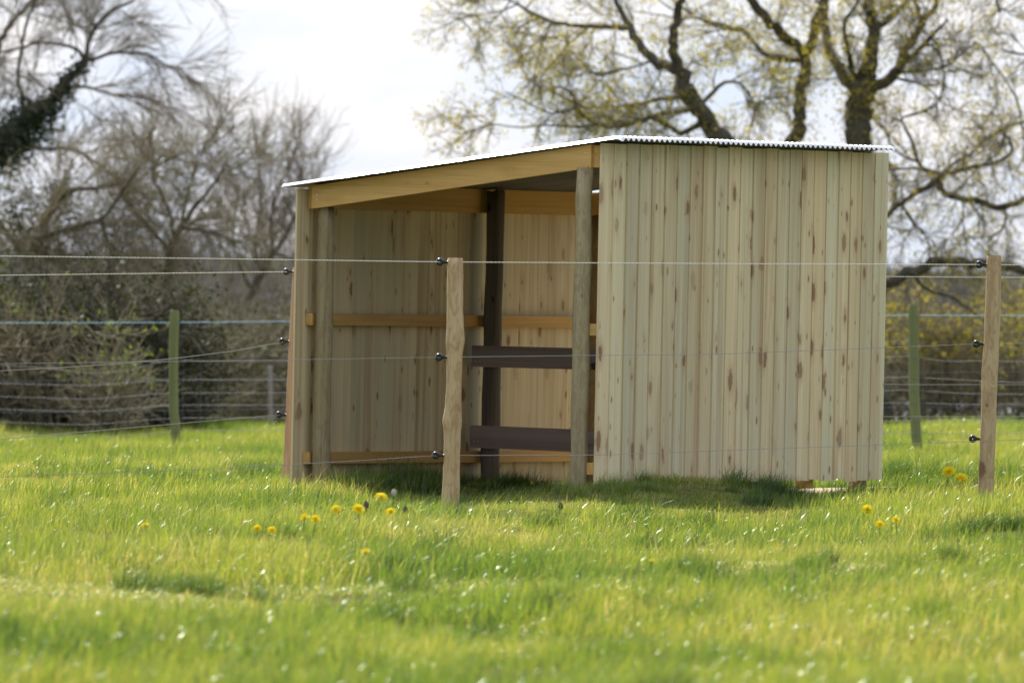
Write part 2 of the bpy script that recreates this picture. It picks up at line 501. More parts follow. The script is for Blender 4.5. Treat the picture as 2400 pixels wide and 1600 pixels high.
xs = np.concatenate([-np.geomspace(1500, 11, 26), np.arange(-10, 10.01, 0.22), np.geomspace(11, 1500, 26)])
ys = np.concatenate([-np.geomspace(400, 5, 10), np.arange(0, 25, 2.5), np.arange(25, 128, 0.35), np.arange(129, 300, 2.5), np.geomspace(310, 4000, 24)])
GX, GY = np.meshgrid(xs, ys)
GZ = terrain(GX, GY)
ny, nx = GX.shape
idx = np.arange(nx * ny).reshape(ny, nx)
quads = np.stack([idx[:-1, :-1], idx[:-1, 1:], idx[1:, 1:], idx[1:, :-1]], -1).reshape(-1, 4)
ground = np_mesh("ground", np.stack([GX, GY, GZ], -1).reshape(-1, 3), quads, 'ground')
ground["kind"] = "structure"
wv, wf = [(-60, 140, -1.38), (60, 140, -1.38), (60, 275, -1.38), (-60, 275, -1.38)], [(0, 1, 2, 3)]
water = mesh_obj("water", wv, wf, 'water'); water["kind"] = "structure"

# ------------------------------------------------------------------ field shelter
pA = P(1390, 1130, 69)
AX, AY = pA.x, pA.y
TH = math.radians(60)
U = Vector((math.cos(TH), math.sin(TH), 0)); V_ = Vector((-math.sin(TH), math.cos(TH), 0))
L, W = 3.49, 2.012
SLOPE = 0.139
shelter = empty("field_shelter", (AX, AY, 0),
                "timber field shelter of pale vertical planks with open end and corrugated metal roof", "shelter", rz=TH)


def sw(x, y, z=0):
    return Vector((AX, AY, z)) + U * x + V_ * y


def sh_tz(x, y):
    p = sw(x, y); return tz(p.x, p.y)


def roof_z(y): return 1.972 - SLOPE * y          # underside of the sheets


NB = 23
CW = L / NB
wallH = mesh_obj("high_wall_rail", *box(0.0, L - 0.02, 0.0, 0.045, -0.06, 0.06), 'rail_x', shelter, loc=(0, 0, 0))
bpy.data.objects.remove(wallH)


def add_rail(name, v, f, mat, loc):
    return mesh_obj(name, v, f, mat, shelter, loc=loc)


for i in range(NB):
    for side in (0, 1):
        zb = 0.0 + random.uniform(-0.010, 0.008) - (0.03 if i < 3 and side == 0 else 0)
        if side == 1: zb = -0.07 - 0.0 * i + random.uniform(-0.01, 0.01)
        y0 = 0.0 if side == 0 else W
        zt = (1.966 if side == 0 else roof_z(W) - 0.02) + random.uniform(-0.006, 0.004)
        sgn = -1 if side == 0 else 1
        xl, xr = -0.013, CW + 0.012
        tk = random.uniform(-0.002, 0.003)
        lean = random.uniform(-0.003, 0.003)
        b4 = [(xl, sgn * 0.009, zb), (xl, sgn * (0.021 + tk), zb), (xr, sgn * 0.0125, zb), (xr, 0.0005 * sgn, zb)]
        t4 = [(xl + lean, sgn * 0.009, zt), (xl + lean, sgn * (0.021 + tk), zt), (xr + lean, sgn * 0.0125, zt), (xr + lean, 0.0005 * sgn, zt)]
        if side == 1 and i == 9: t4 = [(min(a, CW - 0.005), bb, cc) for a, bb, cc in t4]
        if side == 1 and i == 10: t4 = [(max(a, 0.004), bb, cc) for a, bb, cc in t4]
        v, f = hexa(b4, t4)
        v = [(a, bb, cc - 0.9) for a, bb, cc in v]
        if side == 0: f = [tuple(reversed(q)) for q in f]
        o = mesh_obj("plank", v, f, 'plank', shelter, loc=(i * CW, y0, 0.9))

# rails: high wall (inside of planks), low wall
for side, zlist in ((0, ((1.885, 0.128), (0.885, 0.068), (0.083, 0.068))), (1, ((1.626, 0.142), (0.905, 0.068), (0.092, 0.068)))):
    for zc, h in zlist:
        x0 = 0.0 if side == 0 else 0.09
        if side == 0: v, f = box(0, L - 0.03 - x0, 0.0006, 0.045, -h / 2, h / 2)
        else: v, f = box(0, L - 0.03 - x0, -0.045, -0.0006, -h / 2, h / 2)
        add_rail("top_beam" if h > 0.1 else "rail", v, f, 'rail_x', (x0, 0 if side == 0 else W, zc))


def round_post(name, x, y, z0, z1, r, mat, parent, seed, lean=(0, 0)):
    rr = random.Random(seed)
    K = 12
    pts, rad = [], []
    for k in range(K):
        t = k / (K - 1)
        pts.append((rr.uniform(-1, 1) * 0.004 + lean[0] * t, rr.uniform(-1, 1) * 0.004 + lean[1] * t, (z1 - z0) * t))
        rad.append(r * (1.06 - 0.10 * t) * rr.uniform(0.965, 1.04))
    pts.append((lean[0], lean[1], z1 - z0 + 0.001)); rad.append(r * 0.93)
    v, f = tube_path(pts, rad, 14)
    return mesh_obj(name, v, f, mat, parent, True, (x, y, z0))


# posts; gable rafters rest on the end posts
raft_h = 0.135


def raf_top(y): return roof_z(y) - 0.012


posts = [(0.0, 0.098, 0.050, 'pole', 1), (2.1, 0.10, 0.050, 'pole', 2), (L - 0.10, 0.10, 0.055, 'pole', 3),
         (0.134, W - 0.10, 0.052, 'pole', 4), (2.10, W - 0.105, 0.055, 'pole_dark', 5), (L - 0.12, W - 0.10, 0.052, 'pole', 6)]
for x, y, r, mt, sd in posts:
    ztop = raf_top(y) - raft_h + 0.006 if sd in (1, 4, 3, 6) else raf_top(y) - 0.01
    o = round_post("post", x, y, min(sh_tz(x, y), 0) - 0.15, ztop, r, mt, shelter, sd * 17)
    if mt == 'pole_dark': o["label"] = "dark creosoted post inside the shelter"
for x0, x1 in ((0.0, 0.075), (L - 0.15, L - 0.15)):
    ya, yb = 0.0465, W - 0.0465
    w = 0.047
    xa, xb = x0 - 0.024, x1 - 0.024
    bot = [(xa, ya, raf_top(ya) - raft_h), (xa + w, ya, raf_top(ya) - raft_h), (xb + w, yb, raf_top(yb) - raft_h), (xb, yb, raf_top(yb) - raft_h)]
    top = [(xa, ya, raf_top(ya)), (xa + w, ya, raf_top(ya)), (xb + w, yb, raf_top(yb)), (xb, yb, raf_top(yb))]
    cx, cy, cz = (xa + xb) / 2, W / 2, raf_top(W / 2)
    v, f = hexa([(a - cx, bb - cy, cc - cz) for a, bb, cc in bot], [(a - cx, bb - cy, cc - cz) for a, bb, cc in top])
    raf = mesh_obj("rafter", v, f, 'rail_y', shelter, loc=(cx, cy, cz))
    if x0 == 0.0:       # nail pairs at both ends
        for yy, dz in ((W - 0.085, -0.055), (W - 0.085, -0.085), (0.085, -0.045), (0.09, -0.09)):
            t = (yy - ya) / (yb - ya); xf = xa + (xb - xa) * t
            vv, ff = tube_path([(xf - 0.003, yy, raf_top(yy) + dz), (xf + 0.01, yy, raf_top(yy) + dz)], [0.0045, 0.0045], 8)
            vv = [(a - cx, bb - cy, cc - cz) for a, bb, cc in vv]
            mesh_obj("nail_head", vv, ff, 'nail', raf)
# dark kick boards on the dark post
for zc, h, dz in ((0.695, 0.128, 0.0), (0.213, 0.135, -0.018)):
    xk = 2.10 - 0.056
    ya, yb = 0.16, W - 0.012
    bot = [(xk - 0.03, ya, zc + dz - h / 2), (xk, ya, zc + dz - h / 2), (xk, yb, zc - h / 2), (xk - 0.03, yb, zc - h / 2)]
    top = [(a, bb, cc + h) for a, bb, cc in bot]
    v, f = hexa([(a - xk, bb - 1, cc - zc) for a, bb, cc in bot], [(a - xk, bb - 1, cc - zc) for a, bb, cc in top])
    kb = mesh_obj("kick_board", v, f, 'board_dark', shelter, loc=(xk, 1, zc))
    kb["label"] = "dark stained horizontal kick board"
    for k in (-0.014, 0.014):
        vv, ff = tube_path([(-0.034, W - 1.055 + k, -0.03), (-0.02, W - 1.055 + k, -0.03)], [0.004, 0.004], 8)
        mesh_obj("nail_head", vv, ff, 'nail', kb)
# offcut block under the planks
mesh_obj("block", *box(-0.07, 0.07, 0.0, 0.045, -0.05, 0.03), 'rail_x', shelter, loc=(2.70, 0.06, 0.0))

# corrugated roof: sheets side by side, each a part
PITCH, AMP = 0.0610, 0.0085
XR0, XR1 = -0.06, L - 0.20
ylo, yhi = W + 0.112, -0.143
nsheet = 5
per = 16
ncorr = int((XR1 - XR0) / PITCH) + 1
bounds = [XR0 + k * (ncorr * PITCH) / nsheet for k in range(nsheet + 1)]
for k in range(nsheet):
    xa, xb = bounds[k] - (0.03 if k else 0), bounds[k + 1] + 0.03 * (k < nsheet - 1)
    nxp = int((xb - xa) / PITCH * 10) + 1
    xsr = np.linspace(xa, xb, nxp)
    ysr = np.concatenate([[yhi - 0.032, yhi - 0.02, yhi - 0.01, yhi + 0.005], np.linspace(yhi + 0.1, ylo, 6)])
    X, Y = np.meshgrid(xsr, ysr)
    ph = 2 * np.pi * (X - XR0) / PITCH + 2.4
    Z = 1.972 - SLOPE * np.maximum(Y, yhi) + AMP + AMP * np.sin(ph) + 0.0012 * (k % 2)
    drop = np.clip(yhi - Y, 0, 1)
    Z = Z - drop * 0.36 + SLOPE * 0 - np.clip(drop, 0, 0.05) ** 2 * 3.0
    # the outermost flank of the first sheet hangs down a little further
    if k == 0:
        Z = Z - 0.016 * np.clip((XR0 + 0.028 - X) / 0.028, 0, 1) ** 1.3
    m_, n_ = X.shape
    idr = np.arange(m_ * n_).reshape(m_, n_)
    q = np.stack([idr[:-1, :-1], idr[:-1, 1:], idr[1:, 1:], idr[1:, :-1]], -1).reshape(-1, 4)
    o = np_mesh("roof_sheet", np.stack([X, Y, Z], -1).reshape(-1, 3), q, 'galv', shelter, True)
    md = o.modifiers.new("thickness", 'SOLIDIFY'); md.thickness = 0.0016; md.offset = -1.0
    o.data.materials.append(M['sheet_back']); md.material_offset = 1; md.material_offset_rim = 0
    # fixing screws
    for yy in (0.02, W - 0.02):
        for xx in np.arange(bounds[k] + 0.12, bounds[k + 1] - 0.05, 0.30):
            zz = roof_z(yy) + 2 * AMP
            vv, ff = tube_path([(xx, yy, zz - 0.004), (xx, yy, zz + 0.004)], [0.009, 0.006], 6)
            vv = [tuple(p) for p in vv]
            mesh_obj("roof_screw", vv, ff, 'nail', o)

# bare sandy floor at the far end of the shelter (a thin sheet on the ground)
nu, nv = 16, 14
fv, ff = [], []
for a in range(nu + 1):
    for bb in range(nv + 1):
        fx = 2.25 + (L + 0.5 - 2.25) * a / nu; fy = 0.08 + (W - 0.5) * bb / nv
        fx += 0.1 * math.sin(bb * 1.3); fy += 0.05 * math.sin(a * 1.7)
        p = sw(fx, fy); fv.append((p.x, p.y, tz(p.x, p.y) + 0.006))
for a in range(nu):
    for bb in range(nv):
        i0 = a * (nv + 1) + bb
        ff.append((i0, i0 + 1, i0 + nv + 2, i0 + nv + 1))
bare = mesh_obj("bare_ground", fv, ff, 'sand', None, True); bare["kind"] = "structure"


# ------------------------------------------------------------------ fence posts and wires
def insulator(parent, loc, size=1.0):
    """ring insulator on a screw stem, sticking out to the left (-x)"""
    sv, sf = tube_path([(0.012, 0, 0), (-0.012, 0, 0), (-0.014, 0, 0), (-0.02, 0, 0)], [0.008, 0.008, 0.011, 0.009], 10)
    st = mesh_obj("insulator", [tuple(np.array(p) * size) for p in sv], sf, 'black', parent, True, loc)
    ring_v, ring_f = [], []
    R_, r_, nA, nB = 0.0125, 0.0095, 14, 8
    for a in range(nA):
        for bq in range(nB):
            t, u = 2 * math.pi * a / nA, 2 * math.pi * bq / nB
            ring_v.append((size * (-0.036 + (R_ + r_ * math.cos(u)) * math.cos(t)), size * r_ * math.sin(u) * 1.4,
                           size * (R_ + r_ * math.cos(u)) * math.sin(t)))
    for a in range(nA):
        for bq in range(nB):
            ring_f.append((a * nB + bq, ((a + 1) % nA) * nB + bq, ((a + 1) % nA) * nB + (bq + 1) % nB, a * nB + (bq + 1) % nB))
    mesh_obj("ring", ring_v, ring_f, 'black', st, True)
    return st


def fence_post(prof, Y, mat, label, group, ins=(), sink=0.18, name="fence_post"):
    """prof: (px, py, width px) top to bottom; thing with its base on the ground"""
    s = F / Y
    pts = [P(px, py, Y) for px, py, w in prof]
    rad = [w / 2 / s for px, py, w in prof]
    base = pts[-1].copy()
    gz = tz(base.x, base.y)
    th = empty(name, (base.x, base.y, gz), label, "fence post", group)
    rel = [p - Vector((base.x, base.y, gz)) for p in pts]
    d = (rel[-1] - rel[-2]).normalized()
    rel.append(rel[-1] + d * (sink + max(0, rel[-1].z))); rad.append(rad[-1])
    # resample with irregularities
    R2, P2 = [], []
    rr = random.Random(int(prof[0][0]))
    for i in range(len(rel) - 1):
        for k in range(4):
            t = k / 4
            P2.append(rel[i].lerp(rel[i + 1], t) + Vector((rr.uniform(-.001, .001), rr.uniform(-.002, .002), 0)))
            R2.append((rad[i] * (1 - t) + rad[i + 1] * t) * rr.uniform(0.99, 1.012))
    P2.append(rel[-1]); R2.append(rad[-1])
    P2.insert(0, P2[0] + Vector((0, 0, 0.004))); R2.insert(0, R2[0] * 0.86)
    v, f = tube_path(P2, R2, 16)
    # slight out-of-round
    mesh_obj("stake", v, f, mat, th, True)
    out = []
    for px, py in ins:
        q = P(px, py, Y) - Vector((base.x, base.y, gz))
        # post centre and radius at that height
        zs = [p.z for p in P2]
        j = min(range(len(P2)), key=lambda i: abs(P2[i].z - q.z))
        xs_ = P2[j].x - R2[j] - 0.004
        insulator(th, (xs_, P2[j].y, q.z))
        out.append(Vector((base.x, base.y, gz)) + Vector((xs_ - 0.036, P2[j].y, q.z)))
    return th, out


YF1, YF2 = 62.2, 65.7
g_fp = "round timber posts of the electric fence"
_, insC = fence_post([(1067, 606, 36), (1067, 650, 38), (1066, 720, 38), (1067, 772, 41), (1067, 797, 45), (1065, 828, 38), (1064, 900, 35),
                      (1062, 955, 39), (1060, 985, 46), (1060, 1015, 40), (1059, 1080, 38), (1057, 1140, 41), (1055, 1200, 43)], YF1, 'stake',
                     "knobbly peeled wooden fence post standing in front of the shelter's open end", g_fp,
                     [(1040, 614), (1032, 837), (1024, 1067)])
_, insR = fence_post([(2330, 600, 34), (2329, 640, 36), (2327, 720, 37), (2324, 800, 36), (2320, 868, 39), (2319, 900, 37), (2317, 980, 36),
                      (2314, 1060, 37), (2311, 1134, 38)], YF2, 'stake',
                     "brown round fence post beside the pair of dandelions", g_fp,
                     [(2303, 620), (2293, 806), (2284, 1028)])
_, insL = fence_post([(700, 628, 26), (697, 690, 28), (694, 760, 29), (691, 820, 30), (688, 900, 31), (685, 980, 32), (681, 1060, 33), (678, 1122, 34)],
                     73.2, 'stake_red', "leaning reddish fence post half hidden by the shelter's low corner", g_fp,
                     [(688, 637), (680, 800), (671, 972)])
fence_post([(409, 728, 20), (409, 745, 23), (407, 800, 22), (406, 900, 22), (407, 960, 23), (411, 1000, 22), (413, 1046, 22)], 100, 'stake_green',
           "thin green-tinged stake of the netting fence before the dark thicket", "posts of the far netting fence")
fence_post([(2141, 714, 21), (2140, 730, 23), (2141, 800, 24), (2142, 900, 25), (2145, 980, 25), (2151, 1062, 24)], 95, 'stake_green',
           "green treated stake of the netting fence beside the planked wall", "posts of the far netting fence")
fence_post([(632, 856, 11), (633, 900, 12), (634, 960, 12), (636, 1030, 13)], 128, 'stake_grey',
           "thin pale grey stake beyond the netting fence near the bare tree", "posts of the far netting fence", sink=0.3)


def smooth_path(pts, n=60):
    a = np.array([tuple(p) for p in pts])
    t = np.concatenate([[0], np.cumsum(np.linalg.norm(np.diff(a, axis=0), axis=1))])
    q = np.linspace(0, t[-1], n)
    out = np.stack([np.interp(q, t, a[:, i]) for i in range(3)], 1)
    for _ in range(3):
        out[1:-1] = 0.25 * out[:-2] + 0.5 * out[1:-1] + 0.25 * out[2:]
    return out


def wire(pts, r, mat, label, cat="wire", group=None, name="fence_wire", n=60, twist=False, parent=None):
    pp = smooth_path(pts, n)
    if twist:
        # two strands laid round each other
        bag = Bag()
        seg = np.linspace(0, 1, 900)
        tt = np.linspace(0, 1, n)
        cen = np.stack([np.interp(seg, tt, pp[:, i]) for i in range(3)], 1)
        length = np.linalg.norm(np.diff(pp, axis=0), axis=1).sum()
        for ph in (0, math.pi):
            a = seg * length / 0.032 * 2 * math.pi / 2 + ph
            c2 = cen.copy(); c2[:, 1] += np.cos(a) * r * 0.55; c2[:, 2] += np.sin(a) * r * 0.55
            v, q = tubes(c2[None], np.full((1, len(seg)), r * 0.6), 5)
            bag.add(v, q)
        o = bag.build(name, mat, parent)
    else:
        v, q = tubes(pp[None], np.full((1, n), r), 5)
        o = np_mesh(name, v, q, mat, parent)
    if parent is None: tag(o, label, cat, group)
    return o


def yfront(px): return YF1 + (px - 1060) * (YF2 - YF1) / (2327 - 1060)


gw = "strands of the electric fence"
wire([P(-500, 594, yfront(-500)), P(0, 600, yfront(0)), P(500, 606, yfront(500)), insC[0], P(1700, 618, yfront(1700)), insR[0], P(2700, 623, yfront(2700))],
     0.0025, 'rope', "twisted white rope strand, topmost on the knobbly fence post", "rope", gw, n=160, twist=True)
wire([P(-500, 858, yfront(-500)), P(0, 852, yfront(0)), P(500, 846, yfront(500)), insC[1], P(1700, 829, yfront(1700)), insR[1], P(2700, 800, yfront(2700))],
     0.0016, 'wire', "thin steel strand through the middle insulator of the knobbly post", "wire", gw, n=160)
wire([P(-500, 1152, yfront(-500)), P(0, 1117, yfront(0)), P(500, 1098, yfront(500)), P(860, 1078, yfront(860)), insC[2], P(1400, 1066, yfront(1400)),
      P(2000, 1044, yfront(2000)), P(2284, 1034, yfront(2284)), P(2700, 1020, yfront(2700))],
     0.0016, 'wire', "thin steel strand nearest the grass on the knobbly post", "wire", gw, n=160)


def yrear(px): return 73.2 + (px - 690) * 0.0028 if px > 690 else 73.2 + (px - 690) * 0.003


wire([P(-400, 648, yrear(-400)), P(0, 645, yrear(0)), insL[0], P(1400, 642, yrear(1400)), P(2065, 648, yrear(2065)), P(2700, 652, yrear(2700))],
     0.0023, 'rope', "pale rope strand on top of the reddish leaning post", "rope", gw, n=120, twist=True)
wire([P(-400, 880, yrear(-400)), P(0, 869, yrear(0)), P(200, 858, yrear(200)), P(410, 840, yrear(410)), P(580, 818, yrear(580)), insL[1],
      P(1300, 860, yrear(1300)), P(2065, 901, yrear(2065)), P(2700, 902, yrear(2700))],
     0.0022, 'wire', "slack wire rising to the middle insulator of the reddish post", "wire", gw, n=120)
wire([P(-400, 1050, yrear(-400)), P(0, 1029, yrear(0)), P(410, 993, yrear(410)), insL[2], P(1400, 974, yrear(1400)), P(2065, 976, yrear(2065)), P(2700, 976, yrear(2700))],
     0.0022, 'wire', "wire on the bottom insulator of the reddish leaning post", "wire", gw, n=120)


# far netting fence
def yfar(px): return 100 + (px - 410) * (95 - 100) / (2141 - 410)


wire([P(-300, 759, yfar(-300)), P(0, 757, yfar(0)), P(410, 756, yfar(410)), P(690, 753, yfar(690)), P(2065, 740, yfar(2065)), P(2141, 739, yfar(2141)), P(2700, 741, yfar(2700))],
     0.0042, 'blue', "blue cord along the top of the far netting fence", "cord", None, name="blue_rope", n=120, twist=True)
for k, (ya, yb, yc) in enumerate(((895, 888, 868), (970, 959, 952))):
    wire([P(-300, ya, yfar(-300) + .5), P(690, yb, yfar(690) + .5), P(2700, yc, yfar(2700) + .5)], 0.0017, 'blue_dim',
         ["dim blue cord behind the second strand of the netting", "dim blue cord just above the lowest strands of netting"][k], "cord", None, name="blue_rope", n=80)
strands = [
    [(-200, 846), (0, 854), (107, 863), (220, 876), (306, 868), (398, 841), (422, 842), (459, 846), (690, 847), (1300, 850), (2060, 839), (2130, 832), (2155, 837), (2208, 848), (2300, 845), (2400, 848), (2600, 846)],
    [(-200, 890), (0, 898), (199, 904), (398, 890), (690, 890), (1300, 893), (2060, 886), (2130, 883), (2230, 889), (2400, 897), (2600, 895)],
    [(-200, 922), (0, 929), (214, 936), (395, 921), (690, 920), (1300, 922), (2060, 917), (2130, 913), (2250, 922), (2400, 924), (2600, 922)],
    [(-200, 952), (0, 959), (214, 965), (398, 949), (690, 949), (1300, 950), (2060, 945), (2130, 943), (2250, 948), (2400, 947), (2600, 946)],
    [(-200, 982), (0, 989), (199, 996), (407, 979), (690, 979), (1300, 980), (2060, 988), (2130, 986), (2400, 986), (2600, 986)],
    [(-200, 1012), (0, 1019), (275, 1023), (422, 1009), (690, 1008), (1300, 1008), (2060, 1016), (2130, 1014), (2400, 1014), (2600, 1014)]]
b0 = P(410, 1040, 100)
net = empty("wire_netting", (b0.x, b0.y + 0.03, tz(b0.x, b0.y)), "sagging grey wire stock netting strung along the green stakes", "fence netting")
off = Vector(net.location)
for s_ in strands:
    wire([P(px, py, yfar(px) - 0.05) - off for px, py in s_], 0.0020, 'wire_old', None, name="strand", n=140, parent=net)
for px in list(range(10, 690, 42)) + list(range(2075, 2420, 45)):
    top = np.interp(px, [q[0] for q in strands[0]], [q[1] for q in strands[0]])
    bot = np.interp(px, [q[0] for q in strands[5]], [q[1] for q in strands[5]])
    wire([P(px, top, yfar(px) - 0.05) - off, P(px - 3, bot, yfar(px) - 0.05) - off], 0.0011, 'wire_old', None, name="stay_wire", n=4, parent=net)


# ------------------------------------------------------------------ trees
def norm(a): return a / (np.linalg.norm(a, axis=-1, keepdims=True) + 1e-9)


def grow(pos, dirs, length, K, curl, up, rng):
    """N curved shoots -> (N,K,3)"""
    N = len(pos)
    out = np.zeros((N, K, 3)); out[:, 0] = pos
    d = norm(dirs)
    step = (length / (K - 1))[:, None]
    for k in range(1, K):
        d = norm(d + rng.normal(0, curl, (N, 3)) + np.array([0, 0, up]))
        out[:, k] = out[:, k - 1] + d * step
    return out


def sample_on(Pts, per, rng, tmin=0.15, tmax=1.0):
    """random positions and tangents along polylines (N,K,3): per samples each"""
    N, K, _ = Pts.shape
    t = rng.uniform(tmin, tmax, (N, per)) * (K - 1)
    i = np.minimum(t.astype(int), K - 2); f = (t - i)[..., None]
    r = np.arange(N)[:, None]
    a, b_ = Pts[r, i], Pts[r, i + 1]
    pos = a * (1 - f) + b_ * f
    tan = norm(b_ - a)
    return pos.reshape(-1, 3), tan.reshape(-1, 3), t.reshape(-1) / (K - 1)


def leaves_at(pos, size, rng, spread, tint_lo=0.0, tint_hi=1.0, hang=0.0):
    N = len(pos)
    c = pos + rng.normal(0, 1, (N, 3)) * spread
    a = norm(rng.normal(0, 1, (N, 3)) + np.array([0, 0, -hang]))
    b_ = norm(np.cross(a, rng.normal(0, 1, (N, 3))))
    s = size * rng.uniform(0.6, 1.3, (N, 1))
    V = np.stack([c, c + a * s * 0.5 + b_ * s * 0.28, c + a * s, c + a * s * 0.5 - b_ * s * 0.28], 1)
    q = np.arange(N * 4).reshape(N, 4)
    tint = np.repeat(rng.uniform(tint_lo, tint_hi, N), 4)
    return V.reshape(-1, 3), q, tint


class Tree:
    def __init__(s, name, label, base, cat="tree", group=None, seed=1):
        s.th = empty(name, base, label, cat, group)
        s.off = np.array(tuple(base)); s.rng = np.random.default_rng(seed)
        s.limbs = []           # list of (K,3), radii
        s.wood = Bag(); s.twig = Bag(); s.leaf = Bag()

    def limb(s, px, Y0, attach=True, drift=0.0):
        """px: [(x, y, width px)]; Y0 start distance; the start snaps to the nearest limb already there"""
        pts = []
        n = len(px)
        acc = np.cumsum([0] + [math.hypot(px[i + 1][0] - px[i][0], px[i + 1][1] - px[i][1]) for i in range(n - 1)])
        start = None
        if attach and s.limbs:
            p0 = np.array(tuple(P(px[0][0], px[0][1], Y0)))
            best, bd = None, 1e9
            for lp, lr in s.limbs:
                d = np.hypot((lp[:, 0] - p0[0] * lp[:, 1] / p0[1]), (lp[:, 2] - CAMZ) - (p0[2] - CAMZ) * lp[:, 1] / p0[1])
                j = int(d.argmin())
                if d[j] < bd: bd, best = d[j], lp[j]
            if bd < 0.35: Y0 = float(best[1]); start = best
        for i, (x, y, w) in enumerate(px):
            pts.append(tuple(P(x, y, Y0 + drift * acc[i] / 215.0)))
        pts = np.array(pts)
        if start is not None: pts[0] = start
        rad = np.array([w / 2 / (F / Y0) for _, _, w in px])
        m = max(6, int(acc[-1] / 14))
        t = acc / acc[-1]; q = np.linspace(0, 1, m)
        pp = np.stack([np.interp(q, t, pts[:, k]) for k in range(3)], 1)
        rr = np.interp(q, t, rad)
        pp[1:-1] = 0.25 * pp[:-2] + 0.5 * pp[1:-1] + 0.25 * pp[2:]
        pp[1:-1] += s.rng.normal(0, 1, (m - 2, 3)) * 0.25 * rr[1:-1, None]
        s.limbs.append((pp, rr))
        rw = rr * s.rng.uniform(0.93, 1.07, m)
        v, qd = tubes(pp[None], rw[None], 9 if rad[0] > 0.04 else 6)
        s.wood.add(v - s.off, qd)
        return pp

    def shoots(s, src, per, length, r0, r1, K, spread, curl, up, sides=3, bag=None, tmin=0.15, bias=None, tmax=1.0):
        pos, tan, t = sample_on(src, per, s.rng, tmin, tmax)
        d = norm(tan + s.rng.normal(0, spread, pos.shape) + (np.array(bias) if bias is not None else 0))
        ln = s.rng.uniform(0.55, 1.35, len(pos)) * length * (1.15 - 0.5 * t)
        out = grow(pos, d, ln, K, curl, up, s.rng)
        R = np.linspace(r0, r1, K)[None] * s.rng.uniform(0.7, 1.3, (len(pos), 1))
        v, q = tubes(out, R, sides)
        (bag or s.twig).add(v - s.off, q)
        return out

    def limb_samples(s, dens, minr=0.0, maxr=1e9, zmin=-1e9):
        """short polylines along limbs used as shoot sources"""
        segs = []
        for pp, rr in s.limbs:
            ln = np.linalg.norm(np.diff(pp, axis=0), axis=1).sum()
            k = max(1, int(ln * dens))
            for _ in range(k):
                j = s.rng.integers(0, len(pp) - 1)
                if minr <= rr[j] <= maxr and pp[j, 2] > zmin:
                    segs.append(np.stack([pp[j], pp[j + 1]]))
        return np.array(segs)

    def finish(s, bark, twigmat, leafmat=None):
        s.wood.build("trunk", bark, s.th)
        if s.twig.v: s.twig.build("crown", twigmat, s.th)
        if s.leaf.v: s.leaf.build("foliage", leafmat, s.th, False)


# --- the oak behind the shelter
YO = 130.0
bp_ = P(1985, 1090, YO)
oak = Tree("oak_tree", "spreading oak with twisted dark limbs and yellow-green young leaves behind the shelter roof",
           (bp_.x, YO, tz(bp_.x, YO)), seed=21)
ob = P(1985, 1000, YO); zb = (CAMZ - tz(ob.x, YO) + 0.2) * F / YO + 600
oak.limb([(1985, zb + 30, 210), (1990, 960, 160), (1996, 800, 130), (2002, 600, 105), (2006, 420, 74), (2005, 341, 62), (2014, 265, 64), (2026, 205, 50)], YO, False)
oak.limb([(1990, 900, 110), (1940, 760, 75), (1880, 560, 48), (1862, 420, 40), (1862, 338, 36), (1876, 260, 31), (1881, 200, 28), (1886, 128, 27), (1905, 80, 25), (1924, 32, 25), (1931, 0, 25), (1934, -120, 20), (1920, -300, 12)], YO, True, 0.25)
oak.limb([(1990, 960, 110), (1920, 800, 80), (1840, 580, 56), (1760, 420, 50), (1684, 316, 45), (1640, 268, 40), (1610, 214, 42), (1592, 167, 30), (1573, 113, 23), (1580, 60, 21), (1594, 15, 20), (1605, -60, 16), (1590, -200, 10)], YO, True, -0.3)
P_ = oak.limb
P_([(2026, 205, 50), (2042, 128, 34), (2049, 64, 27), (2036, 0, 24), (2026, -100, 20), (2040, -260, 12)], YO, True, -0.3)
P_([(2049, 223, 34), (2096, 172, 27), (2122, 121, 23), (2147, 77, 20), (2163, 48, 18)], YO, True, 0.5)
P_([(2163, 48, 16), (2189, 29, 13), (2199, 0, 11), (2206, -80, 8), (2230, -180, 5)], YO)
P_([(2163, 48, 14), (2151, 19, 12), (2141, 0, 11), (2128, -90, 8), (2140, -200, 5)], YO)
P_([(2100, 172, 14), (2160, 112, 11), (2190, 80, 9), (2222, 46, 5)], YO, True, -0.6)
P_([(2052, 75, 15), (2060, 66, 15), (2096, 35, 13), (2128, 0, 11), (2160, -60, 8), (2200, -160, 5)], YO, True, 0.7)
P_([(2001, 223, 34), (1972, 172, 26), (1942, 128, 22), (1934, 64, 20), (1931, 0, 18)], YO, True, 0.5)
P_([(2005, 200, 18), (1998, 179, 15), (1985, 105, 11), (1975, 50, 9), (1992, 35, 8), (2008, 8, 7), (2030, -60, 5)], YO, True, -0.9)
P_([(1883, 124, 24), (1841, 86, 24), (1793, 38, 23), (1758, 0, 21), (1715, -60, 17), (1640, -190, 9)], YO, True, -0.5)
P_([(1870, 156, 14), (1830, 140, 14), (1787, 128, 13), (1770, 105, 13), (1755, 80, 14), (1707, 61, 11), (1650, 51, 9), (1610, 28, 7), (1560, -15, 5)], YO, True, 0.8)
P_([(1590, 165, 24), (1536, 149, 23), (1506, 113, 22), (1482, 83, 20), (1470, 55, 16), (1455, 25, 13), (1440, 0, 11), (1420, -90, 7)], YO, True, 0.6)
P_([(1474, 70, 17), (1458, 68, 15), (1417, 62, 12), (1381, 64, 12), (1336, 60, 10), (1292, 51, 9), (1262, 42, 9), (1235, 24, 8), (1208, 9, 5), (1160, -20, 3)], YO, True, -0.4)
P_([(1262, 42, 6), (1232, 55, 5), (1205, 72, 4), (1205, 95, 2)], YO)
P_([(1208, 12, 4), (1170, 30, 3), (1110, 35, 2), (1060, 45, 1.5)], YO)
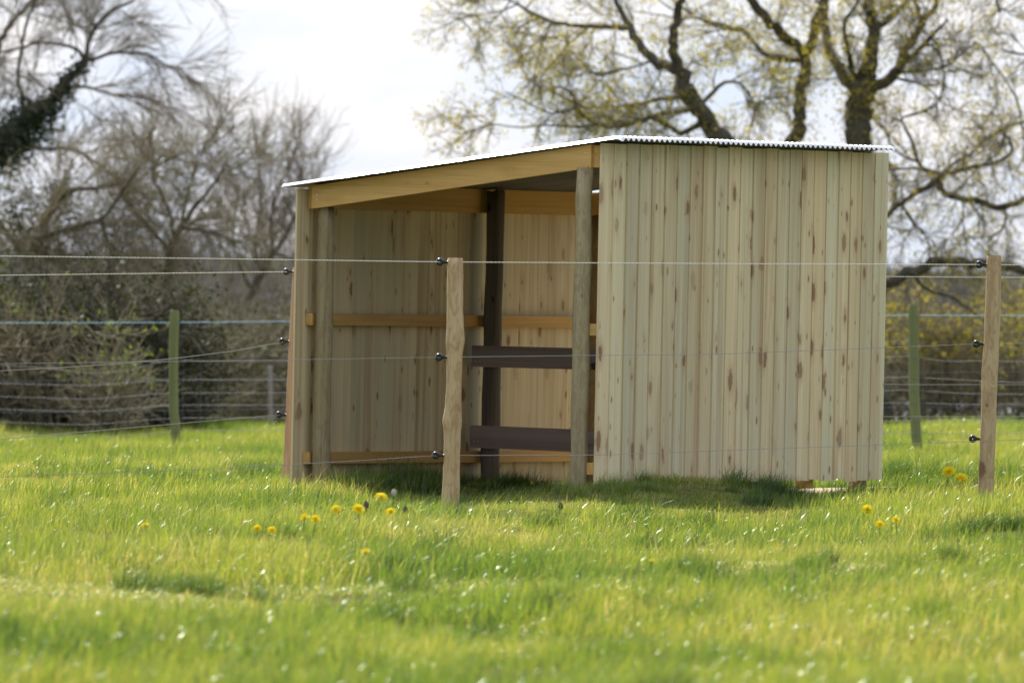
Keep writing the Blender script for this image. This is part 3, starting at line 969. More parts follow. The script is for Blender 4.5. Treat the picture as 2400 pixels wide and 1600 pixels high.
P_([(1606, 225, 13), (1570, 232, 11), (1536, 232, 10), (1506, 244, 9), (1460, 248, 7), (1417, 253, 6), (1372, 253, 5), (1330, 245, 3)], YO, True, 0.5)
P_([(1650, 290, 20), (1622, 305, 14), (1595, 315, 13), (1560, 292, 12), (1524, 277, 12), (1488, 286, 11), (1446, 298, 10), (1417, 298, 9), (1396, 289, 9), (1357, 268, 8), (1348, 238, 7), (1336, 208, 5), (1298, 205, 4)], YO, True, -0.6)
P_([(1634, 265, 11), (1590, 264, 9), (1550, 264, 8), (1520, 276, 6)], YO, True, 0.3)
P_([(1650, 235, 12), (1684, 202, 10), (1704, 191, 9), (1735, 192, 7), (1760, 225, 5), (1770, 260, 3)], YO, True, 0.6)
P_([(1396, 289, 7), (1350, 300, 6), (1290, 292, 5), (1220, 300, 4), (1150, 290, 3), (1090, 310, 2)], YO, True, 0.5)
P_([(1350, 262, 5), (1290, 270, 5), (1235, 240, 4), (1185, 215, 2.5)], YO, True, -0.5)
P_([(1530, 149, 6), (1506, 152, 5), (1426, 171, 4.5), (1369, 170, 4), (1342, 184, 3)], YO, True, -0.5)
P_([(1381, 66, 6), (1357, 83, 5), (1324, 110, 5), (1310, 137, 4), (1280, 155, 4), (1277, 178, 3), (1230, 185, 2)], YO, True, 0.7)
P_([(1298, 54, 5), (1274, 98, 4), (1259, 140, 2.5)], YO, True, -0.6)
P_([(1760, 300, 6), (1770, 250, 6), (1800, 230, 5), (1850, 228, 5)], YO, False)
# right-hand side: low sweeping limb, hub of limbs
P_([(2000, 760, 60), (2030, 705, 38), (2061, 680, 32), (2102, 656, 29), (2153, 632, 26), (2204, 614, 24), (2255, 611, 22), (2306, 620, 22), (2357, 624, 22), (2400, 631, 21), (2500, 655, 16), (2600, 640, 9)], YO, True, -0.2)
P_([(2125, 650, 12), (2166, 677, 8), (2199, 690, 8), (2217, 687, 8), (2255, 713, 7), (2281, 732, 6), (2330, 770, 4)], YO, True, -0.3)
P_([(2003, 560, 40), (2030, 538, 20), (2064, 514, 13), (2115, 473, 13), (2158, 445, 14), (2196, 424, 18), (2206, 412, 20)], YO, True, 0.4)
P_([(2196, 430, 20), (2205, 440, 18), (2217, 455, 15), (2232, 467, 15), (2281, 464, 15), (2315, 478, 15), (2339, 488, 16), (2357, 487, 16), (2400, 468, 14), (2480, 440, 9)], YO, True, -0.2)
P_([(2200, 415, 15), (2175, 403, 13), (2153, 387, 11), (2145, 363, 9), (2140, 335, 8), (2122, 297, 7), (2109, 277, 6), (2085, 275, 4)], YO, True, 0.4)
P_([(2145, 380, 7), (2110, 366, 6), (2084, 338, 5.5), (2077, 306, 5), (2055, 287, 4)], YO)
P_([(2178, 405, 8), (2138, 393, 6), (2097, 399, 5), (2070, 396, 4)], YO)
P_([(2206, 410, 14), (2224, 407, 12), (2281, 389, 10), (2330, 382, 9), (2352, 377, 9), (2377, 350, 8), (2370, 328, 6), (2340, 300, 4)], YO, True, -0.6)
P_([(2210, 405, 11), (2219, 398, 9), (2255, 368, 8), (2293, 352, 7), (2306, 328, 7), (2351, 303, 8), (2400, 284, 7), (2460, 270, 5)], YO, True, 0.6)
P_([(2357, 490, 8), (2362, 514, 6), (2349, 539, 5), (2319, 560, 4), (2306, 573, 3)], YO)
P_([(2118, 478, 7), (2143, 524, 6), (2176, 560, 5), (2178, 585, 5), (2178, 607, 5)], YO)
P_([(2255, 470, 3.5), (2258, 534, 3), (2265, 606, 3)], YO)
P_([(2300, 470, 3), (2310, 520, 2.5), (2300, 560, 2)], YO)
P_([(2160, 110, 7), (2176, 99, 6), (2205, 128, 6), (2214, 179, 5.5), (2205, 230, 5), (2189, 255, 5), (2147, 265, 5), (2112, 277, 5)], YO)
P_([(2100, 178, 8), (2116, 172, 6), (2150, 166, 5), (2192, 166, 5), (2234, 147, 4), (2256, 121, 4), (2291, 99, 3)], YO, True, -0.8)
P_([(2096, 180, 7), (2147, 191, 5), (2189, 217, 4), (2206, 236, 3)], YO, True, 0.5)
P_([(2280, 100, 5), (2297, 102, 5), (2320, 140, 5), (2352, 179, 5), (2383, 230, 5), (2393, 274, 5), (2400, 330, 4)], YO, False)
P_([(2560, 60, 18), (2450, -10, 14), (2390, -15, 10), (2330, -5, 8), (2345, 30, 5)], YO - 2, False)
P_([(2560, 60, 14), (2480, 120, 9), (2410, 130, 6), (2350, 120, 4)], YO - 2, False)
P_([(2355, 300, 6), (2350, 340, 6), (2345, 355, 5), (2290, 395, 4), (2250, 440, 3)], YO, False)
thick = oak.limb_samples(3.0, 0.02, 0.14, 0.7)
thin = oak.limb_samples(7.5, 0.003, 0.045, 0.3)
s1 = oak.shoots(thick, 1, 0.55, 0.010, 0.004, 6, 0.8, 0.22, 0.02, 4)
s1b = oak.shoots(thin, 1, 0.60, 0.008, 0.003, 6, 0.75, 0.24, 0.0, 4)
src = np.concatenate([s1, s1b])
s2 = oak.shoots(src, 8, 0.32, 0.0042, 0.0022, 5, 0.6, 0.25, -0.01)
s3 = oak.shoots(s2, 4, 0.18, 0.0026, 0.0017, 3, 0.55, 0.25, 0.0)
tips = s3[:, -1]
# leaves mostly on the left and inner crown, fewer on the right
ux = np.array([p[0] for p in tips]) / YO * F + 1200
keep = oak.rng.uniform(0, 1, len(tips)) < np.where(ux < 2080, 0.8, 0.38)
lt = tips[keep]
v, q, t = leaves_at(np.repeat(lt, 5, 0), 0.031, oak.rng, 0.020, 0, 1, 0.3)
oak.leaf.add(v - oak.off, q, t)
# epicormic leaf tufts hugging the stems
tuft = oak.limb_samples(9, 0.05, 0.3, 1.6)
tc_ = tuft[:, 0] + oak.rng.normal(0, 0.09, (len(tuft), 3))
v, q, t = leaves_at(np.repeat(tc_, 20, 0), 0.036, oak.rng, 0.085, 0, 1, 0.3)
oak.leaf.add(v - oak.off, q, t)
oak.finish('bark', 'twig_olive', 'oakleaf')

# --- left: ivy-clad tree leaning in from the left
YL = 142.0
b1 = P(-190, 1100, YL)
t1_ = Tree("ivy_clad_tree", "bare tree with an ivy-clad limb and a haze of fine twigs over the thicket", (b1.x, YL, tz(b1.x, YL)), seed=31)
zb = (CAMZ - tz(b1.x, YL) + 0.2) * F / YL + 578
G = t1_.limb
G([(-200, zb, 150), (-190, 800, 120), (-150, 560, 105), (-70, 400, 85), (0, 335, 62), (60, 285, 46), (110, 245, 36), (150, 205, 28), (180, 165, 20), (200, 145, 17)], YL, False)
G([(200, 145, 14), (206, 100, 11), (225, 60, 10), (260, 25, 8), (310, 5, 6), (350, -40, 4)], YL)
G([(200, 145, 12), (190, 120, 10), (150, 105, 8), (90, 100, 7), (20, 120, 6), (-60, 130, 4)], YL)
G([(203, 140, 11), (240, 130, 9), (300, 120, 7), (350, 128, 6), (395, 155, 4), (440, 190, 2.5)], YL)
G([(150, 205, 9), (210, 205, 7), (270, 225, 6), (330, 225, 5), (380, 240, 4), (420, 290, 2.5)], YL)
G([(-20, 350, 20), (40, 345, 11), (100, 350, 9), (160, 345, 8), (210, 370, 6), (260, 410, 4)], YL)
G([(-100, 440, 30), (-40, 190, 18), (20, 60, 12), (80, 0, 9), (120, -80, 6)], YL, True, 0.4)
G([(60, 290, 14), (40, 180, 9), (60, 60, 7), (90, -20, 5)], YL, True, -0.4)
G([(-140, 560, 40), (-60, 480, 22), (0, 520, 12), (60, 600, 7), (110, 640, 4)], YL, True, -0.3)
ts = t1_.limb_samples(9, 0.003, 0.06)
s1 = t1_.shoots(ts, 1, 0.75, 0.008, 0.003, 6, 0.6, 0.12, 0.0, 4, None, 0.1, (0.35, 0, 0.12))
s2 = t1_.shoots(s1, 12, 0.52, 0.0046, 0.0024, 5, 0.42, 0.10, -0.01)
s3 = t1_.shoots(s2, 3, 0.30, 0.0028, 0.0018, 3, 0.4, 0.10, 0.0)
iv = [(pp, rr) for pp, rr in t1_.limbs[:1]]
pp, rr = iv[0]
j = t1_.rng.integers(0, len(pp), 5200)
ok = pp[j, 2] > 0.3
j = j[ok]
c_ = pp[j] + norm(t1_.rng.normal(0, 1, (len(j), 3))) * (rr[j] * t1_.rng.uniform(0.7, 1.9, len(j)))[:, None]
v, q, t = leaves_at(c_, 0.06, t1_.rng, 0.05, 0, 1, 0.5)
t1_.leaf.add(v - t1_.off, q, t)
for ix, iy, ic, isz in ((40, 320, 700, 0.15), (105, 270, 500, 0.11), (150, 215, 250, 0.07), (-30, 370, 700, 0.2)):
    v, q, t = leaves_at(np.array(tuple(P(ix, iy, YL)))[None].repeat(ic, 0), 0.06, t1_.rng, isz, 0, 1, 0.5); t1_.leaf.add(v - t1_.off, q, t)
v, q, t = leaves_at(np.array(tuple(P(70, 300, YL)))[None].repeat(900, 0), 0.06, t1_.rng, 0.17, 0, 1, 0.5); t1_.leaf.add(v - t1_.off, q, t)
v, q, t = leaves_at(np.array(tuple(P(15, 365, YL)))[None].repeat(700, 0), 0.06, t1_.rng, 0.14, 0, 1, 0.5); t1_.leaf.add(v - t1_.off, q, t)
t1_.finish('bark', 'twig_grey', 'ivy')

# --- left middle: dense rounded bare tree
YM = 136.0
b2 = P(395, 1090, YM)
t2_ = Tree("bare_thorn_tree", "dense round-headed leafless tree leaning over the thicket beside the shelter", (b2.x, YM, tz(b2.x, YM)), seed=41)
zb = (CAMZ - tz(b2.x, YM) + 0.2) * F / YM + 583
G = t2_.limb
G([(385, zb, 40), (386, 900, 30), (388, 760, 24), (390, 660, 19), (398, 600, 17), (408, 560, 16), (430, 520, 13), (470, 470, 9), (510, 420, 6), (535, 370, 3)], YM, False)
G([(390, 800, 26), (300, 700, 22), (180, 640, 18), (90, 590, 16), (70, 565, 15), (110, 552, 14), (160, 535, 14), (205, 522, 12), (240, 517, 10), (260, 490, 8), (290, 440, 6), (330, 390, 4)], YM, True, -0.4)
G([(80, 590, 22), (100, 520, 20), (125, 480, 20), (145, 450, 18), (190, 445, 12), (240, 438, 10), (290, 430, 9), (320, 432, 8), (350, 400, 6), (380, 360, 4)], YM, True, 0.4)
G([(400, 590, 12), (360, 540, 10), (320, 500, 8), (290, 470, 6), (280, 430, 4)], YM, True, 0.5)
G([(408, 560, 10), (400, 500, 8), (370, 440, 7), (350, 400, 6), (380, 380, 5), (430, 360, 3)], YM, True, -0.5)
G([(420, 530, 10), (480, 540, 8), (540, 560, 5), (570, 600, 3)], YM, True, -0.5)
G([(430, 520, 9), (440, 450, 7), (460, 390, 5), (480, 340, 3)], YM, True, 0.5)
G([(240, 517, 10), (250, 560, 7), (270, 620, 5), (260, 680, 3)], YM, True, 0.5)
ts = t2_.limb_samples(9, 0.003, 0.055, 0.2)
s1 = t2_.shoots(ts, 1, 0.75, 0.008, 0.003, 6, 0.7, 0.14, 0.02, 4, None, 0.1, (0.2, 0, 0.1))
s2 = t2_.shoots(s1, 12, 0.52, 0.0046, 0.0024, 5, 0.5, 0.12, 0.0)
s3 = t2_.shoots(s2, 4, 0.30, 0.0032, 0.0020, 3, 0.45, 0.12, 0.0)
v, q, t = leaves_at(np.array(tuple(P(140, 460, YM)))[None].repeat(500, 0), 0.055, t2_.rng, 0.08, 0, 0.6, 0.5); t2_.leaf.add(v - t2_.off, q, t)
v, q, t = leaves_at(np.array(tuple(P(60, 545, YM)))[None].repeat(1500, 0), 0.055, t2_.rng, 0.28, 0, 0.9, 0.5); t2_.leaf.add(v - t2_.off, q, t)
t2_.finish('bark', 'twig_olive', 'hedgeleaf')

# --- upright bare tree by the shelter's low corner
YR = 150.0
b3 = P(545, 1090, YR)
t3_ = Tree("bare_upright_tree", "slender upright leafless tree with a forked trunk next to the shelter's low corner", (b3.x, YR, tz(b3.x, YR)), seed=51)
zb = (CAMZ - tz(b3.x, YR) + 0.2) * F / YR + 586
G = t3_.limb
G([(470, zb, 34), (490, 930, 28), (530, 860, 24), (560, 790, 21), (575, 720, 21), (600, 660, 20), (615, 635, 17), (640, 595, 13), (665, 560, 10), (690, 515, 7), (715, 470, 4)], YR, False)
G([(608, 645, 12), (598, 600, 9), (600, 550, 8), (610, 490, 6), (606, 430, 4), (612, 380, 2.5)], YR, True, 0.5)
G([(640, 595, 9), (632, 540, 7), (640, 480, 6), (660, 430, 4), (690, 370, 2.5)], YR, True, -0.4)
G([(590, 680, 10), (560, 620, 7), (545, 560, 5), (550, 500, 4), (560, 440, 2.5)], YR, True, -0.4)
G([(645, 590, 8), (680, 605, 5), (720, 620, 4), (760, 600, 3)], YR)
G([(575, 730, 10), (620, 700, 7), (670, 690, 5), (720, 700, 4)], YR, True, 0.3)
G([(560, 800, 12), (500, 740, 8), (450, 700, 6), (430, 640, 4)], YR, True, 0.3)
G([(700, 1000, 14), (730, 700, 9), (712, 520, 5), (700, 420, 3)], YR + 1.5, False)
ts = t3_.limb_samples(8, 0.003, 0.06, 0.0)
s1 = t3_.shoots(ts, 1, 0.75, 0.008, 0.003, 6, 0.45, 0.12, 0.10, 4, None, 0.1, (0, 0, 0.5))
s2 = t3_.shoots(s1, 11, 0.52, 0.0046, 0.0024, 5, 0.4, 0.10, 0.04)
s3 = t3_.shoots(s2, 3, 0.30, 0.0030, 0.0018, 3, 0.4, 0.10, 0.02)
t3_.finish('bark', 'twig_grey')


# --- thickets and shrubs
def shrub(name, label, px, Y, top_px, width_m, twigmat, leafmat, seed, nst=26, leafn=3.0, leafsize=0.05, tint=(0, 1), group=None, per2=8, frac=1.0, leafr=0.05, zmin=None, tmin=0.08):
    b_ = P(px, 1000, Y)
    gz = tz(b_.x, Y)
    t = Tree(name, label, (b_.x, Y, gz), "shrub", group, seed)
    topz = P(px, top_px, Y).z
    h = topz - gz
    N = nst
    pos = np.stack([b_.x + t.rng.uniform(-.42, .42, N) * width_m, Y + t.rng.uniform(-.5, .5, N) * min(width_m, 2.0), np.full(N, gz - 0.1)], 1)
    d = np.stack([t.rng.normal(0, 0.28, N), t.rng.normal(0, 0.28, N), np.ones(N)], 1)
    st = grow(pos, d, t.rng.uniform(0.55, 1.0, N) * h * 0.95, 9, 0.12, 0.02, t.rng)
    R = np.linspace(0.022, 0.006, 9)[None] * t.rng.uniform(0.6, 1.2, (N, 1))
    v, q = tubes(st, R, 6); t.wood.add(v - t.off, q)
    s1 = t.shoots(st, 12, 0.55, 0.008, 0.004, 5, 0.8, 0.18, 0.02, 4, None, tmin)
    s2 = t.shoots(s1, per2, 0.34, 0.0052, 0.0028, 3, 0.7, 0.18, -0.02)
    if leafmat:
        tp = s2.reshape(-1, 3)
        k = t.rng.integers(0, len(tp), int(len(s2) * leafn * 1.6))
        c_ = tp[k]
        if zmin is not None: c_ = c_[c_[:, 2] > zmin]
        v, q, tt = leaves_at(c_, leafsize, t.rng, leafr, tint[0], tint[1], 0.3)
        t.leaf.add(v - t.off, q, tt)
    t.finish('bark', twigmat, leafmat)
    return t


gth = "thicket shrubs behind the netting fence"
shrub("thicket_shrub", "dark tangled thicket with fresh green sprays, its crown under the ivy-clad limb", 60, 114, 585, 1.9, 'twig_dark', 'hedgeleaf', 61, 34, 3.2, 0.055, (0.1, 1.0), gth)
shrub("thicket_shrub", "dark leafy thicket shrub between the ivy-clad tree and the green stake", 225, 113, 650, 1.7, 'twig_dark', 'hedgeleaf', 62, 32, 3.2, 0.055, (0, 0.95), gth)
shrub("thicket_shrub", "dark brambly shrub directly behind the thin green stake", 350, 116, 740, 1.2, 'twig_dark', 'hedgeleaf', 63, 22, 3.0, 0.05, (0, 0.9), gth)
shrub("thicket_shrub", "dark thicket shrub at the outer end of the netting, left of the ivy-clad limb", -120, 113, 640, 1.7, 'twig_dark', 'hedgeleaf', 64, 26, 3.2, 0.055, (0.0, 0.95), gth)
shrub("thicket_shrub", "brownish twiggy shrub beneath the round-headed bare tree", 330, 128, 640, 1.6, 'twig_olive', 'hedgeleaf', 65, 36, 1.6, 0.045, (0.5, 0.9), gth)
shrub("thicket_shrub", "olive brown twiggy shrub between the round-headed tree and the upright tree", 460, 140, 640, 1.7, 'twig_olive', 'hedgeleaf', 66, 40, 1.5, 0.045, (0.55, 0.9), gth)
shrub("thicket_shrub", "grey-brown twiggy shrub around the foot of the upright forked tree", 590, 143, 660, 1.7, 'twig_grey', 'hedgeleaf', 67, 40, 1.2, 0.045, (0.55, 0.9), gth)
shrub("thicket_shrub", "grey-brown twiggy shrub half hidden by the shelter's low corner", 720, 147, 640, 1.7, 'twig_grey', 'hedgeleaf', 68, 34, 1.2, 0.045, (0.55, 0.9), gth)
shrub("sallow_shrub", "shrub in yellow-green leaf just right of the planked wall", 2120, 140, 610, 1.6, 'twig_olive', 'yellowleaf', 71, 34, 1.0, 0.05, (0, 1), "yellow-green shrubs by the pond", 7, 1, 0.03, 0.1, 0.4)
shrub("sallow_shrub", "shrub in yellow-green leaf behind the brown round fence post", 2270, 138, 600, 1.5, 'twig_olive', 'yellowleaf', 72, 32, 1.2, 0.05, (0, 1), "yellow-green shrubs by the pond", 7, 1, 0.03, 0.25, 0.4)
shrub("sallow_shrub", "lower shrub in yellow-green leaf on the far side of the brown round post", 2410, 141, 690, 1.2, 'twig_olive', 'yellowleaf', 73, 20, 1.0, 0.05, (0, 1), "yellow-green shrubs by the pond", 7, 1, 0.03, 0.1, 0.4)

# fresh green sprays low in the left thicket: small sapling clumps
for k, (px, py, Y, lab) in enumerate(((270, 850, 110.5, "small fresh green sapling in front of the dark thicket near the green stake"),
                                      (190, 720, 111.5, "fresh green leafy sapling topping the dark thicket"),
                                      (30, 680, 111.5, "fresh green leafy sapling under the ivy-clad limb"))):
    shrub("leafy_sapling", lab, px, Y, py - 30, 0.5, 'twig_olive', 'freshleaf', 80 + k, 6, 1.3, 0.04, (0, 1), "green saplings in the thicket", 5, 1, 0.03, P(px, py + 60, Y).z)

# far bank wood beyond the pond: reads as one mass
bag = Bag()
rg = np.random.default_rng(99)
N = 1500
pos = np.stack([rg.uniform(-22, 22, N), rg.uniform(268, 284, N), np.full(N, -1.6)], 1)
hh = 3.25 + 0.25 * np.sin(pos[:, 0] * 0.5) + 0.2 * np.sin(pos[:, 0] * 1.7 + 1)
st = grow(pos, np.stack([rg.normal(0, .2, N), rg.normal(0, .2, N), np.ones(N)], 1), hh * rg.uniform(.7, 1.05, N), 6, 0.12, 0.05, rg)
v, q = tubes(st, np.linspace(0.05, 0.01, 6)[None].repeat(N, 0), 4); bag.add(v, q)
p_, tn, tt = sample_on(st, 16, rg, 0.1)
s1 = grow(p_, norm(tn + rg.normal(0, .7, p_.shape)), rg.uniform(.3, .9, len(p_)), 4, 0.15, 0.05, rg)
v, q = tubes(s1, np.linspace(0.022, 0.008, 4)[None].repeat(len(s1), 0), 3); bag.add(v, q)
far = bag.build("far_wood", 'twig_far'); far["kind"] = "stuff"; far["label"] = "grey leafless wood along the far bank of the pond"

# ------------------------------------------------------------------ grass
def make_tuft(name, seed, n, radius, hmin, hmax, lean, wid, tint_mu, straw, flat=0.0):
    rg = np.random.default_rng(seed)
    r = radius * np.sqrt(rg.uniform(0, 1, n)); a = rg.uniform(0, 6.283, n)
    base = np.stack([r * np.cos(a), r * np.sin(a), np.full(n, -0.012)], 1)
    h = rg.uniform(hmin, hmax, n) * rg.uniform(0.7, 1.0, n)
    la = rg.normal(-0.5, 1.2, n)        # bend direction, mostly one way (wind)
    ln = np.abs(rg.normal(lean, lean * 0.6, n)) + flat
    dirh = np.stack([np.cos(la), np.sin(la), np.zeros(n)], 1)
    fa = rg.uniform(0, 6.283, n)
    side = np.stack([np.cos(fa), np.sin(fa), np.zeros(n)], 1)
    K = 4
    V = []
    ww = rg.uniform(0.7, 1.3, n) * wid
    for k in range(K):
        t = k / (K - 1)
        ang = ln * t * 1.3
        p = base + dirh * (h * np.sin(ang) * t)[:, None] + np.array([0, 0, 1]) * (h * np.cos(ang * 0.9) * t)[:, None]
        w = ww * (1 - 0.92 * t ** 1.6) * 0.5
        V.append(np.stack([p - side * w[:, None], p + side * w[:, None]], 1))
    V = np.stack(V, 1).reshape(n, K * 2, 3)
    q = []
    for k in range(K - 1):
        q.append([2 * k, 2 * k + 1, 2 * k + 3, 2 * k + 2])
    Q = (np.arange(n)[:, None, None] * (K * 2) + np.array(q)[None]).reshape(-1, 4)
    tint = np.clip(rg.normal(tint_mu, 0.17, n), 0, 0.86)
    tint[rg.uniform(0, 1, n) < straw] = 0.985
    tint = np.repeat(tint, K * 2)
    return np_mesh(name, V.reshape(-1, 3), Q, 'grass', None, True, tint, link=False)


tuft_col = bpy.data.collections.new("grass_tufts")
protos = []
# 0-4 meadow, 5-7 short turf, 8-9 flattened pale, 10-12 dark tussock
for i in range(5): protos.append(make_tuft("a%02d_blades" % i, 200 + i, 165, 0.21, 0.055, 0.15, 0.36, 0.0042, 0.58, 0.02))
for i in range(3): protos.append(make_tuft("b%02d_blades" % i, 220 + i, 200, 0.21, 0.03, 0.085, 0.5, 0.0040, 0.54, 0.07))
for i in range(2): protos.append(make_tuft("c%02d_blades" % i, 240 + i, 200, 0.21, 0.05, 0.13, 0.9, 0.0042, 0.56, 0.22, 0.35))
for i in range(3): protos.append(make_tuft("d%02d_blades" % i, 260 + i, 230, 0.13, 0.12, 0.26, 0.5, 0.0042, 0.20, 0.02))
for i in range(2): protos.append(make_tuft("e%02d_blades" % i, 280 + i, 16, 0.20, 0.14, 0.27, 0.35, 0.0034, 0.62, 0.12))
for o in protos: tuft_col.objects.link(o)

pts, kinds, scl, rots, ptc = [], [], [], [], []


def scatter(xa, ya, kind, s, r, pc=0.0):
    ptc.append(pc); pts.append((xa, ya)); kinds.append(kind); scl.append(s); rots.append(r)


gr = random.Random(5)


def track(x, y):
    """flattened pale strip crossing the pasture in front"""
    yc = 48.3 + 1.3 * x + 0.35 * math.sin(x * 1.7)
    return math.exp(-((y - yc) / 2.2) ** 2)


_cr = random.Random(77)
_cells = {}


def clump(x, y):
    """0..1, irregular clumps of about half a metre (two octaves of value noise)"""
    tot = 0.0
    for sx_, sy_, w_, o_ in ((0.55, 1.1, 0.6, 0), (0.24, 0.5, 0.4, 1)):
        u, v = x / sx_, y / sy_
        i, j = math.floor(u), math.floor(v); fu, fv = u - i, v - j
        fu = fu * fu * (3 - 2 * fu); fv = fv * fv * (3 - 2 * fv)
        g = [_cells.setdefault((o_, i + a, j + b_), _cr.random()) for a in (0, 1) for b_ in (0, 1)]
        tot += w_ * ((g[0] * (1 - fv) + g[1] * fv) * (1 - fu) + (g[2] * (1 - fv) + g[3] * fv) * fu)
    return min(1.0, max(0.0, (tot - 0.5) * 1.7 + 0.5))


def smooth_noise(x, y):
    return (math.sin(1.3 * x + 0.7 * y) + math.sin(2.1 * x - 1.1 * y + 1) + math.sin(0.37 * y + 0.8 * x + 2) + math.sin(3.3 * x + 1.9 * y + 4)) / 4


Y = 33.0
cellsz = 0.27
while Y < 113:
    hw = 0.0429 * Y + 1.2
    x = -hw
    while x < hw:
        xx = x + gr.uniform(-.14, .14); yy = Y + gr.uniform(-.14, .14)
        lx = (xx - AX) * U.x + (yy - AY) * U.y; ly = (xx - AX) * V_.x + (yy - AY) * V_.y
        inside = -0.05 < lx < L and -0.02 < ly < W + 0.02
        x += cellsz
        if 2.15 < lx < L + 0.6 and -0.02 < ly < W - 0.3: continue       # bare sandy floor
        nzv = smooth_noise(xx, yy)
        tr = track(xx, yy)
        if tr > 0.45 + 0.3 * gr.random():
            k = gr.choice([8, 9, 8, 9, 6]); s = gr.uniform(0.55, 0.9)
        elif yy > 70 and xx < AX - 1.0 and yy < 86:
            k = gr.choice([5, 6, 7, 6, 5, 0]); s = gr.uniform(0.8, 1.4)
        elif inside or (-0.5 < lx < L + 0.2 and -1.3 < ly < 0) or (-0.9 < xx < 1.75 and 66.8 < yy < 70.5):
            k = gr.choice([5, 6, 7]); s = gr.uniform(0.65, 0.95)
        elif -1.0 < xx < 1.75 and 63.2 < yy <= 66.8:
            k = gr.choice([0, 1, 2, 3, 4, 5]); s = gr.uniform(0.35, 0.55)
        else:
            k = gr.choice([0, 1, 2, 3, 4, 0, 1, 2, 5]) if nzv > -0.35 else gr.choice([5, 6, 7, 0])
            s = gr.uniform(0.7, 1.1) * (1 + 0.25 * nzv)
            if yy < 52: s *= 1.05
        if gr.random() < 0.035: k = gr.choice([10, 11, 12]); s = gr.uniform(0.45, 0.8)
        # clumps: taller and shorter growth, a metre or less apart
        cl = clump(xx, yy)
        if k < 5 or k in (8, 9): s *= 0.62 + 0.85 * cl
        if k < 5 and gr.random() < 0.3 and not 63 < yy < 67: scatter(xx, yy, gr.choice([13, 14]), gr.uniform(0.6, 1.0), gr.uniform(-1, 1))
        scatter(xx, yy, k, s, gr.uniform(-0.7, 0.7), 0.30 * (0.45 - cl) * (1 if gr.random() < 0.7 else -1))
    Y += cellsz

# named tussocks read from the photograph; dark ones by the shelter also paint in its shadow: (px, py, size)
for px, py, s, cnt in [(1790, 1148, 0.85, 7), (1460, 1150, 0.5, 4), (1545, 1150, 0.6, 3), (1690, 1150, 0.5, 3), (840, 1150, 0.95, 8), (970, 1138, 0.9, 8), (1080, 1140, 0.6, 5), (1210, 1142, 0.55, 5),
                       (705, 1165, 0.6, 4), (780, 1140, 0.6, 3), (1380, 1155, 0.7, 5), (2100, 1130, 1.1, 7), (2060, 1135, 0.8, 4), (2385, 1135, 0.9, 6), (2250, 1130, 0.8, 4),
                       (130, 1215, 0.8, 5), (560, 1110, 0.8, 5), (1000, 1260, 0.7, 4), (950, 1260, 0.7, 4), (480, 1270, 0.6, 4), (640, 1280, 0.7, 4),
                       (1170, 1290, 0.6, 3), (1300, 1280, 0.6, 3), (1620, 1235, 0.6, 4), (2330, 1250, 0.7, 4), (2050, 1290, 0.6, 4), (380, 1400, 0.7, 4),
                       (500, 1400, 0.7, 4), (1640, 1310, 0.6, 4), (2200, 1320, 0.7, 4), (1880, 1330, 0.5, 3), (80, 1130, 0.7, 4), (1150, 1140, 0.6, 4), (1290, 1140, 0.6, 4)]:
    g0 = ground_hit(px, py)
    for _ in range(cnt):
        scatter(g0.x + gr.gauss(0, 0.10), g0.y + gr.gauss(0, 0.25), gr.choice([10, 11, 12]), s * gr.uniform(0.6, 1.0), gr.uniform(-1, 1))

pts = np.array(pts)
pz = terrain(pts[:, 0], pts[:, 1])
patch_v = np.zeros(len(pts))
rp = np.random.default_rng(8)
for i in range(10):
    a_ = rp.uniform(0, 6.28); k_ = rp.uniform(0.8, 6.0)
    patch_v += 0.065 * np.sin(k_ * (pts[:, 0] * np.cos(a_) + 0.3 * pts[:, 1] * np.sin(a_)) + rp.uniform(0, 6.28))
patch_v = np.clip(patch_v + np.array(ptc) - 0.02, -0.32, 0.13).astype(np.float32)
me = bpy.data.meshes.new("grass")
me.from_pydata(np.stack([pts[:, 0], pts[:, 1], pz], 1).tolist(), [], [])
for nm, typ, vals in (("kindidx", 'INT', np.array(kinds, np.int32)), ("scl", 'FLOAT', np.array(scl, np.float32)), ("rotz", 'FLOAT', np.array(rots, np.float32)), ("patch", 'FLOAT', patch_v)):
    a = me.attributes.new(nm, typ, 'POINT'); a.data.foreach_set("value", vals)
grass = bpy.data.objects.new("grass", me); COL.objects.link(grass)
grass["kind"] = "stuff"; grass["label"] = "uneven sunlit spring pasture grass around the shelter"; 
ng = bpy.data.node_groups.new("grass_scatter", 'GeometryNodeTree')
ng.interface.new_socket("Geometry", in_out='INPUT', socket_type='NodeSocketGeometry')
ng.interface.new_socket("Geometry", in_out='OUTPUT', socket_type='NodeSocketGeometry')
gi = ng.nodes.new("NodeGroupInput"); go = ng.nodes.new("NodeGroupOutput")
m2p = ng.nodes.new("GeometryNodeMeshToPoints")
iop = ng.nodes.new("GeometryNodeInstanceOnPoints"); iop.inputs["Pick Instance"].default_value = True
ci = ng.nodes.new("GeometryNodeCollectionInfo"); ci.inputs["Collection"].default_value = tuft_col
ci.inputs["Separate Children"].default_value = True; ci.inputs["Reset Children"].default_value = True


def named(nm, typ):
    a = ng.nodes.new("GeometryNodeInputNamedAttribute"); a.data_type = typ; a.inputs["Name"].default_value = nm
    return a.outputs["Attribute"]


